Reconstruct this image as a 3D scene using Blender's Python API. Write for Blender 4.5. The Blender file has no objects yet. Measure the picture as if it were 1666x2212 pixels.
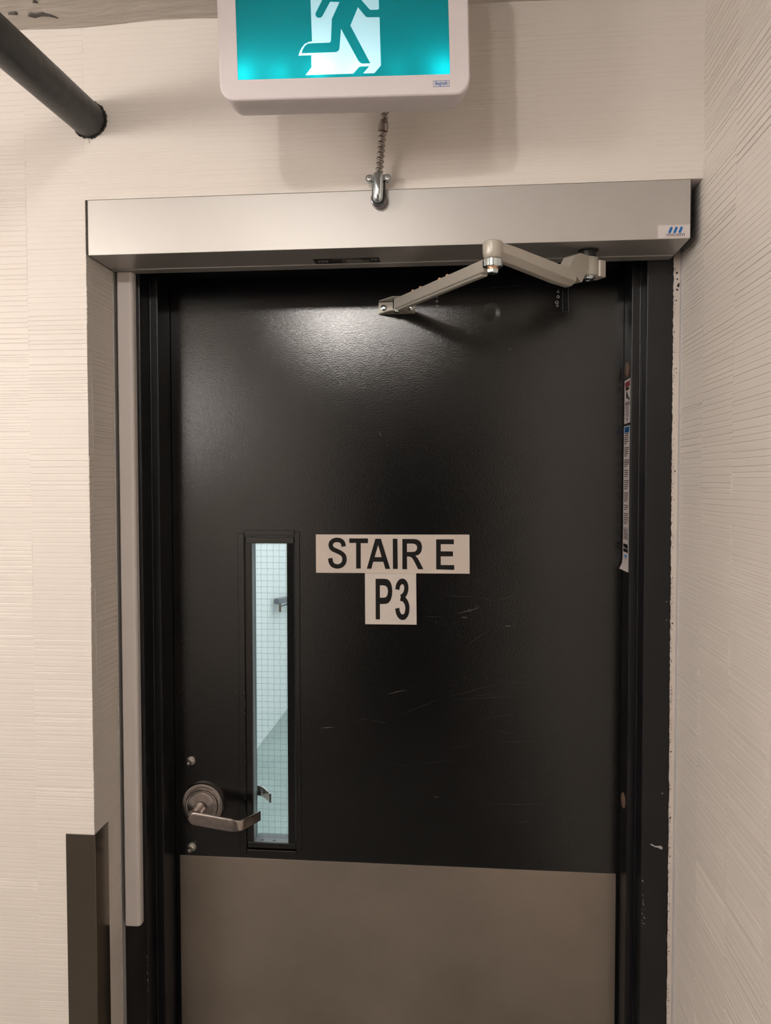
import bpy, bmesh, math, random
from mathutils import Vector, Matrix
from math import sin, cos, pi, radians
random.seed(7)
SC = bpy.context.scene
COL = SC.collection

# ---------------------------------------------------------------- camera, world, exposure
cam_d = bpy.data.cameras.new('camera')
cam = bpy.data.objects.new('camera', cam_d)
COL.objects.link(cam)
cam_d.sensor_fit = 'HORIZONTAL'
cam_d.sensor_width = 36.0
cam_d.lens = 36.0 * 1710.9 / 1666.0
cam_d.clip_start = 0.02
CR = Vector((0.99577, 0.09183, -0.00112)).normalized()
CU = Vector((-0.00226, 0.03672, 0.99932))
CF = CU.cross(CR).normalized()
CU = CR.cross(CF).normalized()
m = Matrix((CR, CU, -CF)).transposed().to_4x4()
m.translation = Vector((0.5761, -1.3202, 1.6))
cam.matrix_world = m
SC.camera = cam
SC.view_settings.view_transform = 'Standard'
SC.view_settings.look = 'None'
SC.view_settings.exposure = -0.16
SC.view_settings.gamma = 1.0
SC.view_settings.use_curve_mapping = False
world = bpy.data.worlds.new('world')
SC.world = world
world.use_nodes = True
world.node_tree.nodes['Background'].inputs[0].default_value = (0.0, 0.0, 0.0, 1)
world.node_tree.nodes['Background'].inputs[1].default_value = 0.0

LAMP_MAIN = 265.0      # two bare globes close behind the camera, to its left
LAMP_FILL_BACK = 5.5  # added fill globe, washes the back wall for softer ambient light
LAMP_FILL_LEFT = 44.0  # added fill globe, brightens the right wall and niche side
STAIR_TUBE = 55.0
EXIT_LED = 0.0205

# ---------------------------------------------------------------- key planes (metres)
YF = 0.1196            # face of the door frame
YS = 0.1662            # face of the stop
YD = 0.2331            # face of the door leaf
XL = -0.0615           # left side of the niche
XR = 0.963             # right wall
W = 0.889              # clear width between the stops
ZC = 2.375             # ceiling
ZN = 2.0836            # soffit of the niche
ZB = 1.990             # underside of the operator
XBL = -1.5             # left wall of the lobby
YBK = -3.6             # back wall of the lobby

# ---------------------------------------------------------------- helpers
def tag(o, label=None, cat=None, group=None, kind=None):
    if label: o['label'] = label
    if cat: o['category'] = cat
    if group: o['group'] = group
    if kind: o['kind'] = kind
    return o

def empty(name, loc, label, cat, group=None, kind=None, rot=(0, 0, 0)):
    o = bpy.data.objects.new(name, None)
    o.empty_display_size = 0.05
    COL.objects.link(o)
    o.location = loc
    o.rotation_euler = rot
    return tag(o, label, cat, group, kind)

def obj(name, bm, mat, parent=None, smooth=False, bevel=0.0, seg=2, ang=40):
    """bm holds world coordinates; parented objects keep their world place."""
    bmesh.ops.recalc_face_normals(bm, faces=bm.faces)
    me = bpy.data.meshes.new(name)
    bm.to_mesh(me)
    bm.free()
    me.materials.append(mat)
    o = bpy.data.objects.new(name, me)
    COL.objects.link(o)
    if smooth:
        for p in me.polygons: p.use_smooth = True
        me.set_sharp_from_angle(angle=radians(ang))
    if parent is not None:
        par = parent
        M = Matrix.Identity(4)
        while par is not None:
            M = Matrix.LocRotScale(par.location, par.rotation_euler, par.scale) @ M
            par = par.parent
        me.transform(M.inverted())
        o.parent = parent
    if bevel > 0:
        b = o.modifiers.new('bevel', 'BEVEL')
        b.width = bevel; b.segments = seg; b.limit_method = 'ANGLE'; b.angle_limit = radians(30)
        b.harden_normals = False
    return o

def setorigin(o, p):
    """move the origin of an unparented mesh to p"""
    p = Vector(p)
    o.data.transform(Matrix.Translation(-p))
    o.location = p
    return o

def box(bm, a, b):
    x0, y0, z0 = a; x1, y1, z1 = b
    vs = [bm.verts.new(p) for p in ((x0, y0, z0), (x1, y0, z0), (x1, y1, z0), (x0, y1, z0), (x0, y0, z1), (x1, y0, z1), (x1, y1, z1), (x0, y1, z1))]
    for f in ((0, 3, 2, 1), (4, 5, 6, 7), (0, 1, 5, 4), (1, 2, 6, 5), (2, 3, 7, 6), (3, 0, 4, 7)):
        bm.faces.new([vs[i] for i in f])
    return bm

def B(*ab):
    bm = bmesh.new()
    for a, b in ab: box(bm, a, b)
    return bm

def prism(bm, pts, o, ex, ey, ez):
    """2-D outline pts in the plane o + u*ex + v*ey, extruded by ez (vectors)"""
    o, ex, ey, ez = Vector(o), Vector(ex), Vector(ey), Vector(ez)
    a = [bm.verts.new(o + ex * u + ey * v) for u, v in pts]
    c = [bm.verts.new(o + ex * u + ey * v + ez) for u, v in pts]
    n = len(pts)
    bm.faces.new(a); bm.faces.new(c[::-1])
    for i in range(n):
        bm.faces.new((a[i], a[(i + 1) % n], c[(i + 1) % n], c[i]))
    return bm

def axes(d):
    d = Vector(d).normalized()
    t = Vector((0, 0, 1)) if abs(d.z) < 0.9 else Vector((1, 0, 0))
    u = d.cross(t).normalized()
    return u, d.cross(u).normalized(), d

def lathe(bm, prof, o, d, n=48):
    """prof: (radius, distance along d) pairs"""
    o = Vector(o); u, v, d = axes(d)
    rings = []
    for r, h in prof:
        if r < 1e-6:
            rings.append([bm.verts.new(o + d * h)])
        else:
            rings.append([bm.verts.new(o + d * h + (u * cos(2 * pi * i / n) + v * sin(2 * pi * i / n)) * r) for i in range(n)])
    for A, Bq in zip(rings, rings[1:]):
        for i in range(n):
            j = (i + 1) % n
            if len(A) == 1 and len(Bq) == 1: continue
            if len(A) == 1: bm.faces.new((A[0], Bq[i], Bq[j]))
            elif len(Bq) == 1: bm.faces.new((A[i], Bq[0], A[j]))
            else: bm.faces.new((A[i], Bq[i], Bq[j], A[j]))
    return bm

def cyl(bm, o, d, r, h, n=32):
    return lathe(bm, [(0, 0), (r, 0), (r, h), (0, h)], o, d, n)

def tube(bm, pts, rad, n=12, fn=None):
    pts = [Vector(p) for p in pts]
    rings = []; up = None
    for i, p in enumerate(pts):
        d = (pts[min(i + 1, len(pts) - 1)] - pts[max(0, i - 1)]).normalized()
        if up is None:
            up, _, _ = axes(d)
        up = (up - d * up.dot(d)).normalized()
        w = d.cross(up)
        ring = []
        for k in range(n):
            a = 2 * pi * k / n
            r = rad if fn is None else fn(i, a)
            ring.append(bm.verts.new(p + (up * cos(a) + w * sin(a)) * r))
        rings.append(ring)
    for a, c in zip(rings, rings[1:]):
        for k in range(n):
            bm.faces.new((a[k], a[(k + 1) % n], c[(k + 1) % n], c[k]))
    bm.faces.new(rings[0][::-1]); bm.faces.new(rings[-1])
    return bm

def rrect(w, h, r, n=6):
    out = []
    for cx, cy, a0 in ((w / 2 - r, h / 2 - r, 0), (-w / 2 + r, h / 2 - r, 90), (-w / 2 + r, -h / 2 + r, 180), (w / 2 - r, -h / 2 + r, 270)):
        for i in range(n + 1):
            a = radians(a0 + 90 * i / n)
            out.append((cx + r * cos(a), cy + r * sin(a)))
    return out

def flat(loops, o, ex, ey, thick):
    """filled 2-D outline with holes (even-odd) as a solid of given thickness along ex x ey"""
    cu = bpy.data.curves.new('outline', 'CURVE')
    cu.dimensions = '2D'; cu.fill_mode = 'BOTH'
    for lp in loops:
        s = cu.splines.new('POLY'); s.points.add(len(lp) - 1); s.use_cyclic_u = True
        for i, (x, y) in enumerate(lp): s.points[i].co = (x, y, 0, 1)
    cu.extrude = thick / 2
    t = bpy.data.objects.new('outline', cu); COL.objects.link(t)
    dg = bpy.context.evaluated_depsgraph_get()
    me = bpy.data.meshes.new_from_object(t.evaluated_get(dg))
    bpy.data.objects.remove(t); bpy.data.curves.remove(cu)
    bm = bmesh.new(); bm.from_mesh(me); bpy.data.meshes.remove(me)
    bmesh.ops.remove_doubles(bm, verts=bm.verts, dist=1e-6)
    ex, ey = Vector(ex), Vector(ey); ez = ex.cross(ey)
    M = Matrix((ex, ey, ez)).transposed().to_4x4(); M.translation = Vector(o)
    bmesh.ops.transform(bm, matrix=M, verts=bm.verts)
    return bm

def text_bm(txt, size, o, ex, ey, sx=1.0, thick=0.0002, offset=0.0):
    cu = bpy.data.curves.new('lettering', 'FONT')
    cu.body = txt; cu.size = size; cu.extrude = thick / 2; cu.align_x = 'CENTER'; cu.offset = offset
    t = bpy.data.objects.new('lettering', cu); COL.objects.link(t)
    dg = bpy.context.evaluated_depsgraph_get()
    me = bpy.data.meshes.new_from_object(t.evaluated_get(dg))
    bpy.data.objects.remove(t); bpy.data.curves.remove(cu)
    bm = bmesh.new(); bm.from_mesh(me); bpy.data.meshes.remove(me)
    ex, ey = Vector(ex), Vector(ey); ez = ex.cross(ey)
    M = Matrix((ex * sx, ey, ez)).transposed().to_4x4(); M.translation = Vector(o)
    bmesh.ops.transform(bm, matrix=M, verts=bm.verts)
    return bm

# ---------------------------------------------------------------- materials
def mat(name, col, rough=0.5, metal=0.0, spec=0.5, bump=None, var=None, coat=0.0, aniso=0.0):
    """bump: (scale, strength, distance, stretch) ; var: (scale, amount)"""
    M = bpy.data.materials.new(name); M.use_nodes = True
    nt = M.node_tree; N = nt.nodes; L = nt.links
    p = N['Principled BSDF']
    p.inputs['Base Color'].default_value = (*col, 1)
    p.inputs['Roughness'].default_value = rough
    p.inputs['Metallic'].default_value = metal
    p.inputs['Specular IOR Level'].default_value = spec
    p.inputs['Coat Weight'].default_value = coat
    geo = N.new('ShaderNodeNewGeometry')
    if var:
        nz = N.new('ShaderNodeTexNoise'); nz.inputs['Scale'].default_value = var[0]; nz.inputs['Detail'].default_value = 5
        L.new(geo.outputs['Position'], nz.inputs['Vector'])
        mr = N.new('ShaderNodeMapRange'); mr.inputs[1].default_value = 0.3; mr.inputs[2].default_value = 0.7
        mr.inputs[3].default_value = 1 - var[1]; mr.inputs[4].default_value = 1 + var[1]
        L.new(nz.outputs['Fac'], mr.inputs[0])
        mx = N.new('ShaderNodeVectorMath'); mx.operation = 'SCALE'; mx.inputs[0].default_value = col
        L.new(mr.outputs[0], mx.inputs['Scale']); L.new(mx.outputs[0], p.inputs['Base Color'])
    if bump:
        nz = N.new('ShaderNodeTexNoise'); nz.inputs['Scale'].default_value = bump[0]; nz.inputs['Detail'].default_value = 3
        mp = N.new('ShaderNodeMapping'); L.new(geo.outputs['Position'], mp.inputs['Vector'])
        if len(bump) > 3: mp.inputs['Scale'].default_value = bump[3]
        L.new(mp.outputs[0], nz.inputs['Vector'])
        b = N.new('ShaderNodeBump'); b.inputs['Strength'].default_value = bump[1]; b.inputs['Distance'].default_value = bump[2]
        L.new(nz.outputs['Fac'], b.inputs['Height']); L.new(b.outputs[0], p.inputs['Normal'])
    return M

def emis(name, col, s):
    M = bpy.data.materials.new(name); M.use_nodes = True
    p = M.node_tree.nodes['Principled BSDF']
    p.inputs['Base Color'].default_value = (*col, 1)
    p.inputs['Emission Color'].default_value = (*col, 1)
    p.inputs['Emission Strength'].default_value = s
    return M

M_WALL = mat('embossed_wallcovering', (0.755, 0.70, 0.645), 0.42, spec=0.35, bump=(1, 0.25, 0.0004, (25, 25, 700)), var=(1.3, 0.025))
M_PLAST = mat('painted_plaster', (0.60, 0.555, 0.50), 0.7, spec=0.25, bump=(16, 0.5, 0.012, (1, 3, 1)), var=(5, 0.05))
M_CAULK = mat('white_caulk_strip', (0.68, 0.61, 0.55), 0.55, spec=0.3, bump=(150, 0.3, 0.002), var=(20, 0.05))
M_BEAD = mat('grey_edge_bead', (0.50, 0.48, 0.47), 0.5)
M_ROOM = mat('pale_lobby_paint', (0.80, 0.75, 0.71), 0.6, bump=(30, 0.1, 0.002))
M_DARKWALL = mat('charcoal_lobby_paint', (0.12, 0.11, 0.10), 0.6, bump=(30, 0.1, 0.002))
M_FLOOR = mat('grey_floor', (0.12, 0.115, 0.11), 0.4, var=(8, 0.15))
M_FRAME = mat('black_gloss_paint', (0.0045, 0.0047, 0.0058), 0.30, spec=0.5, bump=(220, 0.12, 0.0008), var=(30, 0.1))
M_BLACKMARK = mat('black_paint_smear', (0.012, 0.012, 0.012), 0.5)
M_ALU = mat('satin_silver_housing', (0.50, 0.48, 0.455), 0.42, metal=0.62, bump=(60, 0.08, 0.0004, (0.15, 1, 6)), var=(6, 0.03))
M_SIL = mat('grey_enamel', (0.47, 0.44, 0.385), 0.38, metal=0.25, bump=(500, 0.08, 0.0003))
M_DGREY = mat('dark_rubber', (0.012, 0.012, 0.012), 0.5)
M_CHROME = mat('bright_zinc', (0.60, 0.67, 0.69), 0.13, metal=1.0, bump=(120, 0.08, 0.0008))
M_BOLT = mat('zinc_bolt', (0.62, 0.60, 0.55), 0.3, metal=1.0, bump=(600, 0.2, 0.0005))
M_FLEX = mat('galvanised_conduit', (0.36, 0.32, 0.29), 0.28, metal=1.0)
M_RING = mat('dark_zinc_ring', (0.26, 0.23, 0.25), 0.2, metal=1.0)
M_COPPER = mat('copper_rivet', (0.75, 0.45, 0.30), 0.35, metal=0.8)
M_BRUSH = mat('brushed_nickel', (0.42, 0.375, 0.35), 0.24, metal=1.0, bump=(1500, 0.1, 0.0002), var=(140, 0.18))
M_ROSE = mat('turned_nickel', (0.42, 0.375, 0.35), 0.30, metal=1.0)
_p = M_ROSE.node_tree.nodes['Principled BSDF']; _p.inputs['Anisotropic'].default_value = 0.85
_t = M_ROSE.node_tree.nodes.new('ShaderNodeTangent'); _t.direction_type = 'RADIAL'; _t.axis = 'Y'
M_ROSE.node_tree.links.new(_t.outputs[0], _p.inputs['Tangent'])
M_PVC = mat('white_plastic_cover', (0.70, 0.645, 0.62), 0.4, bump=(8, 0.05, 0.001))
M_SIGNPL = mat('sign_housing_plastic', (0.66, 0.60, 0.605), 0.45)
M_BOARD = mat('cream_sign_board', (0.55, 0.475, 0.42), 0.55, var=(40, 0.02))
M_BOARD2 = mat('pale_grey_sign_board', (0.58, 0.52, 0.475), 0.55, var=(40, 0.02))
M_INK = mat('black_lettering', (0.004, 0.0035, 0.003), 0.6, spec=0.2)
M_EDGE = mat('white_board_edge', (0.65, 0.6, 0.52), 0.5)
M_BLUE = mat('blue_logo_ink', (0.0, 0.13, 0.42), 0.4)
M_GREYINK = mat('grey_logo_ink', (0.09, 0.07, 0.09), 0.5)
M_STICK = mat('clear_white_sticker', (0.66, 0.60, 0.59), 0.22)
M_STICKW = mat('white_label', (0.52, 0.47, 0.46), 0.5)
M_RED = mat('dark_red_ink', (0.16, 0.008, 0.012), 0.5)
M_BLUE2 = mat('bright_blue_ink', (0.03, 0.20, 0.55), 0.5)
M_NAVY = mat('deep_blue_ink', (0.01, 0.09, 0.36), 0.5)
M_TEXTG = mat('brown_text_ink', (0.05, 0.035, 0.03), 0.6)
M_PLUG = mat('beige_rubber_plug', (0.12, 0.075, 0.05), 0.45)
M_STEEL = mat('taupe_steel', (0.20, 0.17, 0.135), 0.17, metal=0.9, bump=(90, 0.05, 0.0005, (1, 1, 0.05)))
M_PIPE = mat('black_painted_pipe', (0.022, 0.024, 0.023), 0.42, bump=(60, 0.5, 0.002), var=(25, 0.3))
M_TAR = mat('black_sealant', (0.012, 0.012, 0.011), 0.35, bump=(200, 0.8, 0.003))
M_CHIP = mat('bare_primer_chip', (0.42, 0.42, 0.41), 0.6)
M_SCUFF = mat('grey_scuff', (0.035, 0.034, 0.036), 0.5)
M_SCUFF2 = mat('bright_scuff', (0.20, 0.17, 0.13), 0.5)
M_RUB = mat('worn_paint_edge', (0.10, 0.07, 0.055), 0.5)
M_STAIRW = mat('stairwell_white_paint', (0.80, 0.84, 0.84), 0.55)
M_STAIRF = mat('stairwell_floor_paint', (0.27, 0.33, 0.315), 0.5, var=(3, 0.12))
M_RAIL = mat('grey_rail', (0.07, 0.09, 0.12), 0.4)
M_STAIRLIT = mat('stairlit_grey_face', (0.20, 0.22, 0.225), 0.35)  # stairwell light on the window returns, put into a pale grey colour
M_KITMET = mat('kit_return_grey', (0.045, 0.05, 0.055), 0.32)
M_SCRATCH = mat('ceiling_scrape', (0.09, 0.08, 0.075), 0.8)

# door paint: orange-peel enamel with one shallow hammered dent
M_DOOR = mat('black_door_enamel', (0.0045, 0.0044, 0.0046), 0.36, spec=0.65, var=(3, 0.1))
def door_nodes():
    nt = M_DOOR.node_tree; N = nt.nodes; L = nt.links; p = N['Principled BSDF']
    geo = N.new('ShaderNodeNewGeometry')
    nz = N.new('ShaderNodeTexNoise'); nz.inputs['Scale'].default_value = 620; nz.inputs['Detail'].default_value = 2
    L.new(geo.outputs['Position'], nz.inputs['Vector'])
    b = N.new('ShaderNodeBump'); b.inputs['Strength'].default_value = 0.5; b.inputs['Distance'].default_value = 0.0003
    L.new(nz.outputs['Fac'], b.inputs['Height'])
    d = N.new('ShaderNodeVectorMath'); d.operation = 'DISTANCE'; d.inputs[1].default_value = (0.6386, YD, 1.929)
    L.new(geo.outputs['Position'], d.inputs[0])
    mr = N.new('ShaderNodeMapRange'); mr.interpolation_type = 'SMOOTHSTEP'
    mr.inputs[1].default_value = 0.006; mr.inputs[2].default_value = 0.020; mr.inputs[3].default_value = 0.0; mr.inputs[4].default_value = 1.0
    L.new(d.outputs['Value'], mr.inputs[0])
    b2 = N.new('ShaderNodeBump'); b2.inputs['Strength'].default_value = 1.0; b2.inputs['Distance'].default_value = 0.0006
    L.new(mr.outputs[0], b2.inputs['Height']); L.new(b.outputs[0], b2.inputs['Normal'])
    L.new(b2.outputs[0], p.inputs['Normal'])
    # slow gloss variation from handling
    n2 = N.new('ShaderNodeTexNoise'); n2.inputs['Scale'].default_value = 4; n2.inputs['Detail'].default_value = 4
    L.new(geo.outputs['Position'], n2.inputs['Vector'])
    m2 = N.new('ShaderNodeMapRange'); m2.inputs[1].default_value = 0.3; m2.inputs[2].default_value = 0.7; m2.inputs[3].default_value = 0.115; m2.inputs[4].default_value = 0.13
    L.new(n2.outputs['Fac'], m2.inputs[0]); L.new(m2.outputs[0], p.inputs['Roughness'])
door_nodes()

# kick plate: stained satin steel
M_KICK = mat('satin_steel_plate', (0.345, 0.295, 0.25), 0.38, metal=0.75, bump=(300, 0.12, 0.0003, (0.05, 1, 1)), var=(5, 0.12))

M_GLASS = bpy.data.materials.new('wired_glass'); M_GLASS.use_nodes = True
g = M_GLASS.node_tree.nodes['Principled BSDF']
g.inputs['Base Color'].default_value = (0.97, 0.99, 0.99, 1); g.inputs['Roughness'].default_value = 0.0
g.inputs['Transmission Weight'].default_value = 1.0; g.inputs['IOR'].default_value = 1.5
M_WIRE = mat('glass_wire', (0.30, 0.40, 0.42), 0.5, metal=0.3)

def translucent(name, col):
    M = bpy.data.materials.new(name); M.use_nodes = True
    N = M.node_tree.nodes; L = M.node_tree.links
    N.remove(N['Principled BSDF'])
    t = N.new('ShaderNodeBsdfTranslucent'); t.inputs[0].default_value = (*col, 1)
    d = N.new('ShaderNodeBsdfDiffuse'); d.inputs[0].default_value = (*[c * 0.35 for c in col], 1)
    gl = N.new('ShaderNodeBsdfGlossy'); gl.inputs['Roughness'].default_value = 0.25
    a = N.new('ShaderNodeAddShader'); L.new(t.outputs[0], a.inputs[0]); L.new(d.outputs[0], a.inputs[1])
    mx = N.new('ShaderNodeMixShader'); mx.inputs[0].default_value = 0.03
    L.new(a.outputs[0], mx.inputs[1]); L.new(gl.outputs[0], mx.inputs[2])
    L.new(mx.outputs[0], N['Material Output'].inputs[0])
    return M
M_GREEN = translucent('green_sign_film', (0.0, 0.24, 0.26))
M_WHITE = translucent('white_sign_film', (0.72, 0.90, 0.99))
M_LEDBOX = mat('white_reflector', (0.9, 0.9, 0.9), 0.6)

# ---------------------------------------------------------------- embossed wall covering as real relief
def relief(bm, o, ex, ez, n, u0, u1, z0, z1, seams, amp=1.0, seed=1):
    """wall face from u0..u1 along ex; vertical strips between the seams, each strip with its own
    run of narrow plateaus of slightly different depth (n = outward normal)."""
    R = random.Random(seed)
    o, ex, ez, n = Vector(o), Vector(ex), Vector(ez), Vector(n)
    cuts = sorted([u0, u1] + [s for s in seams if u0 < s < u1])
    for a, b in zip(cuts, cuts[1:]):
        prof = []; z = z0; calm = 0.8; k = 0
        while z < z1:
            if k <= 0:
                calm = R.choice([0.45, 0.7, 1.0, 1.0, 1.2]); k = R.randint(4, 14)
                fine = R.random() < .3
            k -= 1
            h = (R.choice([0.004, 0.005, 0.006]) if fine else R.choice([0.007, 0.009, 0.010, 0.012])) * R.uniform(0.85, 1.15)
            ze = min(z + h, z1); q = calm * amp
            lo, hi = R.uniform(.0008, .0013) * q, R.uniform(.0005, .0010) * q
            prof.append((z, 0))
            if ze - z > .0035:
                prof.append((z + .0004, lo * .8)); prof.append((z + .0011, lo)); prof.append((ze - .0022, hi)); prof.append((ze - .0009, hi * .55))
            z = ze
        prof.append((z1, 0))
        va = [bm.verts.new(o + ex * a + ez * q + n * d) for q, d in prof]
        vb = [bm.verts.new(o + ex * b + ez * q + n * d) for q, d in prof]
        for i in range(len(prof) - 1):
            bm.faces.new((va[i], vb[i], vb[i + 1], va[i + 1]))
        # thin returns down to the backing along both strip edges
        for vv, u, in ((va, a), (vb, b)):
            base = [bm.verts.new(o + ex * u + ez * q - n * 0.0002) for q, d in prof]
            for i in range(len(prof) - 1):
                bm.faces.new((vv[i], vv[i + 1], base[i + 1], base[i]))
    return bm

X, Z = Vector((1, 0, 0)), Vector((0, 0, 1)); Yv = Vector((0, 1, 0))
bm = bmesh.new()
sf = [-0.0615 - 0.1055 * k for k in range(1, 14)]
relief(bm, (0, 0, 0), X, Z, -Yv, XBL, XL, 0.0, ZC + .006, sf, 0.6, 3)
relief(bm, (0, 0, 0), X, Z, -Yv, XL, XR, ZN, ZC + .006, [XL + 0.19 * k for k in range(1, 6)], 0.35, 4)
box(bm, (XBL, 0.0006, 0), (XL - 0.0005, 0.6, ZC))
box(bm, (XL - 0.0005, 0.0006, ZN), (XR, 0.30, ZC))
w = obj('wall_front', bm, M_WALL)
tag(w, 'cream embossed wall around the door niche', 'wall', kind='structure')

bm = bmesh.new()
relief(bm, (XL, 0, 0), Yv, Z, X, 0.0, 0.103, 0.0, ZN, [0.0167], 0.9, 5)
w = obj('wall_niche', bm, M_WALL)
tag(w, 'narrow shaded side of the niche left of the door', 'wall', kind='structure')

bm = bmesh.new()
relief(bm, (XR, 0, 0), -Yv, Z, -X, -0.108, 3.6, 0.0, ZC, [0.013 + 0.142 * k for k in range(0, 26)], 1.1, 6)
box(bm, (XR + 0.0006, YBK, 0), (XR + 0.12, 0.62, ZC))
w = obj('wall_right', bm, M_WALL)
tag(w, 'cream wall with embossed horizontal lines right of the door', 'wall', kind='structure')

# edge beads at the back of the niche
bm = B(((XL - 0.001, 0.103, 0.0), (XL + 0.0022, YF, ZN)))
tag(obj('trim_1', bm, M_BEAD, bevel=0.001), 'thin grey bead at the back of the left niche side', 'trim', kind='structure')
bm = B(((XR - 0.0026, 0.108, 0.0), (XR + 0.001, YF + 0.001, ZN)))
tag(obj('trim_2', bm, M_BEAD, bevel=0.001), 'thin grey bead beside the right wall', 'trim', kind='structure')
# filler strip between frame and right wall, with its ragged edge
bm = bmesh.new()
R = random.Random(5)
zz = [0.0]
while zz[-1] < ZN: zz.append(zz[-1] + R.uniform(0.002, 0.006))
edge = [(0.9515 + 0.0016 * sin(z * 2.3) + R.uniform(-0.0007, 0.0007), z) for z in zz]
prism(bm, edge + [(XR - 0.002, zz[-1]), (XR - 0.002, 0)], (0, YF - 0.0012, 0), X, Z, (0, 0.0014, 0))
tag(obj('trim_3', bm, M_CAULK), 'uneven white filler strip between black frame and right wall', 'trim', kind='structure')
bm = bmesh.new()
for (x, z, s) in [(0.9560, 1.955, .0022), (0.9570, 1.944, .0035), (0.9560, 1.937, .0028), (0.9550, 1.966, .0028), (0.9545, 1.918, .002), (0.9588, 1.9475, .0022), (0.9560, 1.62, .0018), (0.9558, 1.80, .0018), (0.9562, 1.792, .0013), (0.955, 1.35, .002), (0.9553, 1.12, .0025), (0.955, 1.0, .002), (0.9552, 0.93, .0022)]:
    pts = [(x + s * R.uniform(.3, 1) * cos(a), z + s * R.uniform(.3, 1.1) * sin(a)) for a in [k * pi / 5 for k in range(10)]]
    prism(bm, pts, (0, YF - 0.0014, 0), X, Z, (0, 0.0003, 0))
for k in range(260):
    z = R.uniform(0.5, 2.0); x = 0.9528 + 0.0016 * sin(z * 2.3) + abs(R.gauss(0, 0.0011)); s = R.uniform(.0003, .0009)
    prism(bm, [(x - s, z), (x, z - s), (x + s, z), (x, z + s * 1.5)], (0, YF - 0.0014, 0), X, Z, (0, 0.0003, 0))
o = obj('black_paint_specks', bm, M_BLACKMARK, bpy.data.objects['trim_3'])

# ---------------------------------------------------------------- rest of the lobby
bm = bmesh.new()
nx, ny = 60, 60
R = random.Random(11)
vs = [[None] * (ny + 1) for _ in range(nx + 1)]
for i in range(nx + 1):
    for j in range(ny + 1):
        x = XBL + (XR - XBL) * i / nx; y = YBK + (0.0 - YBK) * (1 - (1 - j / ny) ** 2)
        vs[i][j] = bm.verts.new((x, y, ZC + 0.0015 * sin(x * 9) + 0.002 * sin(x * 23 + y * 11) * (1 if j < ny else 0.5) + R.uniform(-.0008, .0008)))
for i in range(nx):
    for j in range(ny): bm.faces.new((vs[i][j], vs[i + 1][j], vs[i + 1][j + 1], vs[i][j + 1]))
box(bm, (XBL, YBK, ZC + 0.006), (XR, 0.0, ZC + 0.1))
ceil = tag(obj('ceiling', bm, M_PLAST, smooth=True), 'rough grey plaster ceiling', 'ceiling', kind='structure')
bm = bmesh.new()
pts = [(-0.135, -0.041), (-0.126, -0.035), (-0.113, -0.0385), (-0.101, -0.037), (-0.088, -0.030), (-0.096, -0.0395), (-0.108, -0.047), (-0.121, -0.044), (-0.128, -0.0455)]
prism(bm, pts, (0, 0, ZC - 0.0035), X, Yv, (0, 0, 0.005))
prism(bm, [(-0.165, -0.048), (-0.150, -0.046), (-0.152, -0.05)], (0, 0, ZC - 0.0035), X, Yv, (0, 0, 0.005))
prism(bm, [(-0.108, -0.075), (-0.100, -0.073), (-0.103, -0.080)], (0, 0, ZC - 0.0035), X, Yv, (0, 0, 0.005))
obj('scraped_patch', bm, M_SCRATCH, ceil)
tag(obj('floor', B(((XBL, YBK, -0.1), (XR, 0.30, 0.0))), M_FLOOR), 'grey floor', 'floor', kind='structure')
tag(obj('wall_left', B(((XBL - 0.1, YBK, 0), (XBL, 0.0, ZC))), M_ROOM), 'pale wall far left of the lobby', 'wall', kind='structure')
bk = tag(obj('wall_back', B(((XBL, YBK - 0.1, 0), (XR, YBK, ZC))), M_ROOM), 'wall behind the camera', 'wall', kind='structure')

d2 = empty('added_dark_door', (0.25, YBK, 0), 'added black door behind the camera that darkens the reflection in the stair door', 'door', kind='structure')  # unseen door added to give the stair door a dark centre reflection
obj('door_leaf', B(((-0.22, YBK, 0.01), (0.72, YBK + .03, 2.05))), M_FRAME, d2)
obj('frame_side', B(((-0.27, YBK, 0), (-0.22, YBK + .04, 2.10))), M_FRAME, d2)
obj('frame_side', B(((0.72, YBK, 0), (0.77, YBK + .04, 2.10))), M_FRAME, d2)
obj('frame_head', B(((-0.22, YBK, 2.05), (0.72, YBK + .04, 2.10))), M_FRAME, d2)
def lamp(x, y, z, r, s, label):
    t = empty('ceiling_lamp', (x, y, ZC), label, 'lamp')
    obj('lamp_base', lathe(bmesh.new(), [(0, 0.0), (r * .9, 0.0), (r * .9, 0.012), (r * .5, 0.02), (r * .5, ZC - z - r * .8), (0, ZC - z - r * .8)], (x, y, ZC - 0.001), (0, 0, -1)), M_PVC, t, True)
    bm = bmesh.new(); bmesh.ops.create_uvsphere(bm, u_segments=32, v_segments=16, radius=r)
    bmesh.ops.translate(bm, vec=(x, y, z), verts=bm.verts)
    obj('globe', bm, emis('lamp_glow', (1.0, 0.945, 0.895), s), t, True)
lamp(0.05, -1.60, 2.325, 0.034, LAMP_MAIN * 1.45, 'small round ceiling lamp nearest the door, the left of the pair')
lamp(0.31, -1.60, 2.325, 0.034, LAMP_MAIN * 0.55, 'small round ceiling lamp nearest the door, the right of the pair')
lamp(-1.20, -3.0, 2.05, 0.26, LAMP_FILL_BACK, 'large round added fill lamp near the back wall')
lamp(-1.15, -1.6, 2.12, 0.18, LAMP_FILL_LEFT, 'round added fill lamp near the left lobby wall')

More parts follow.
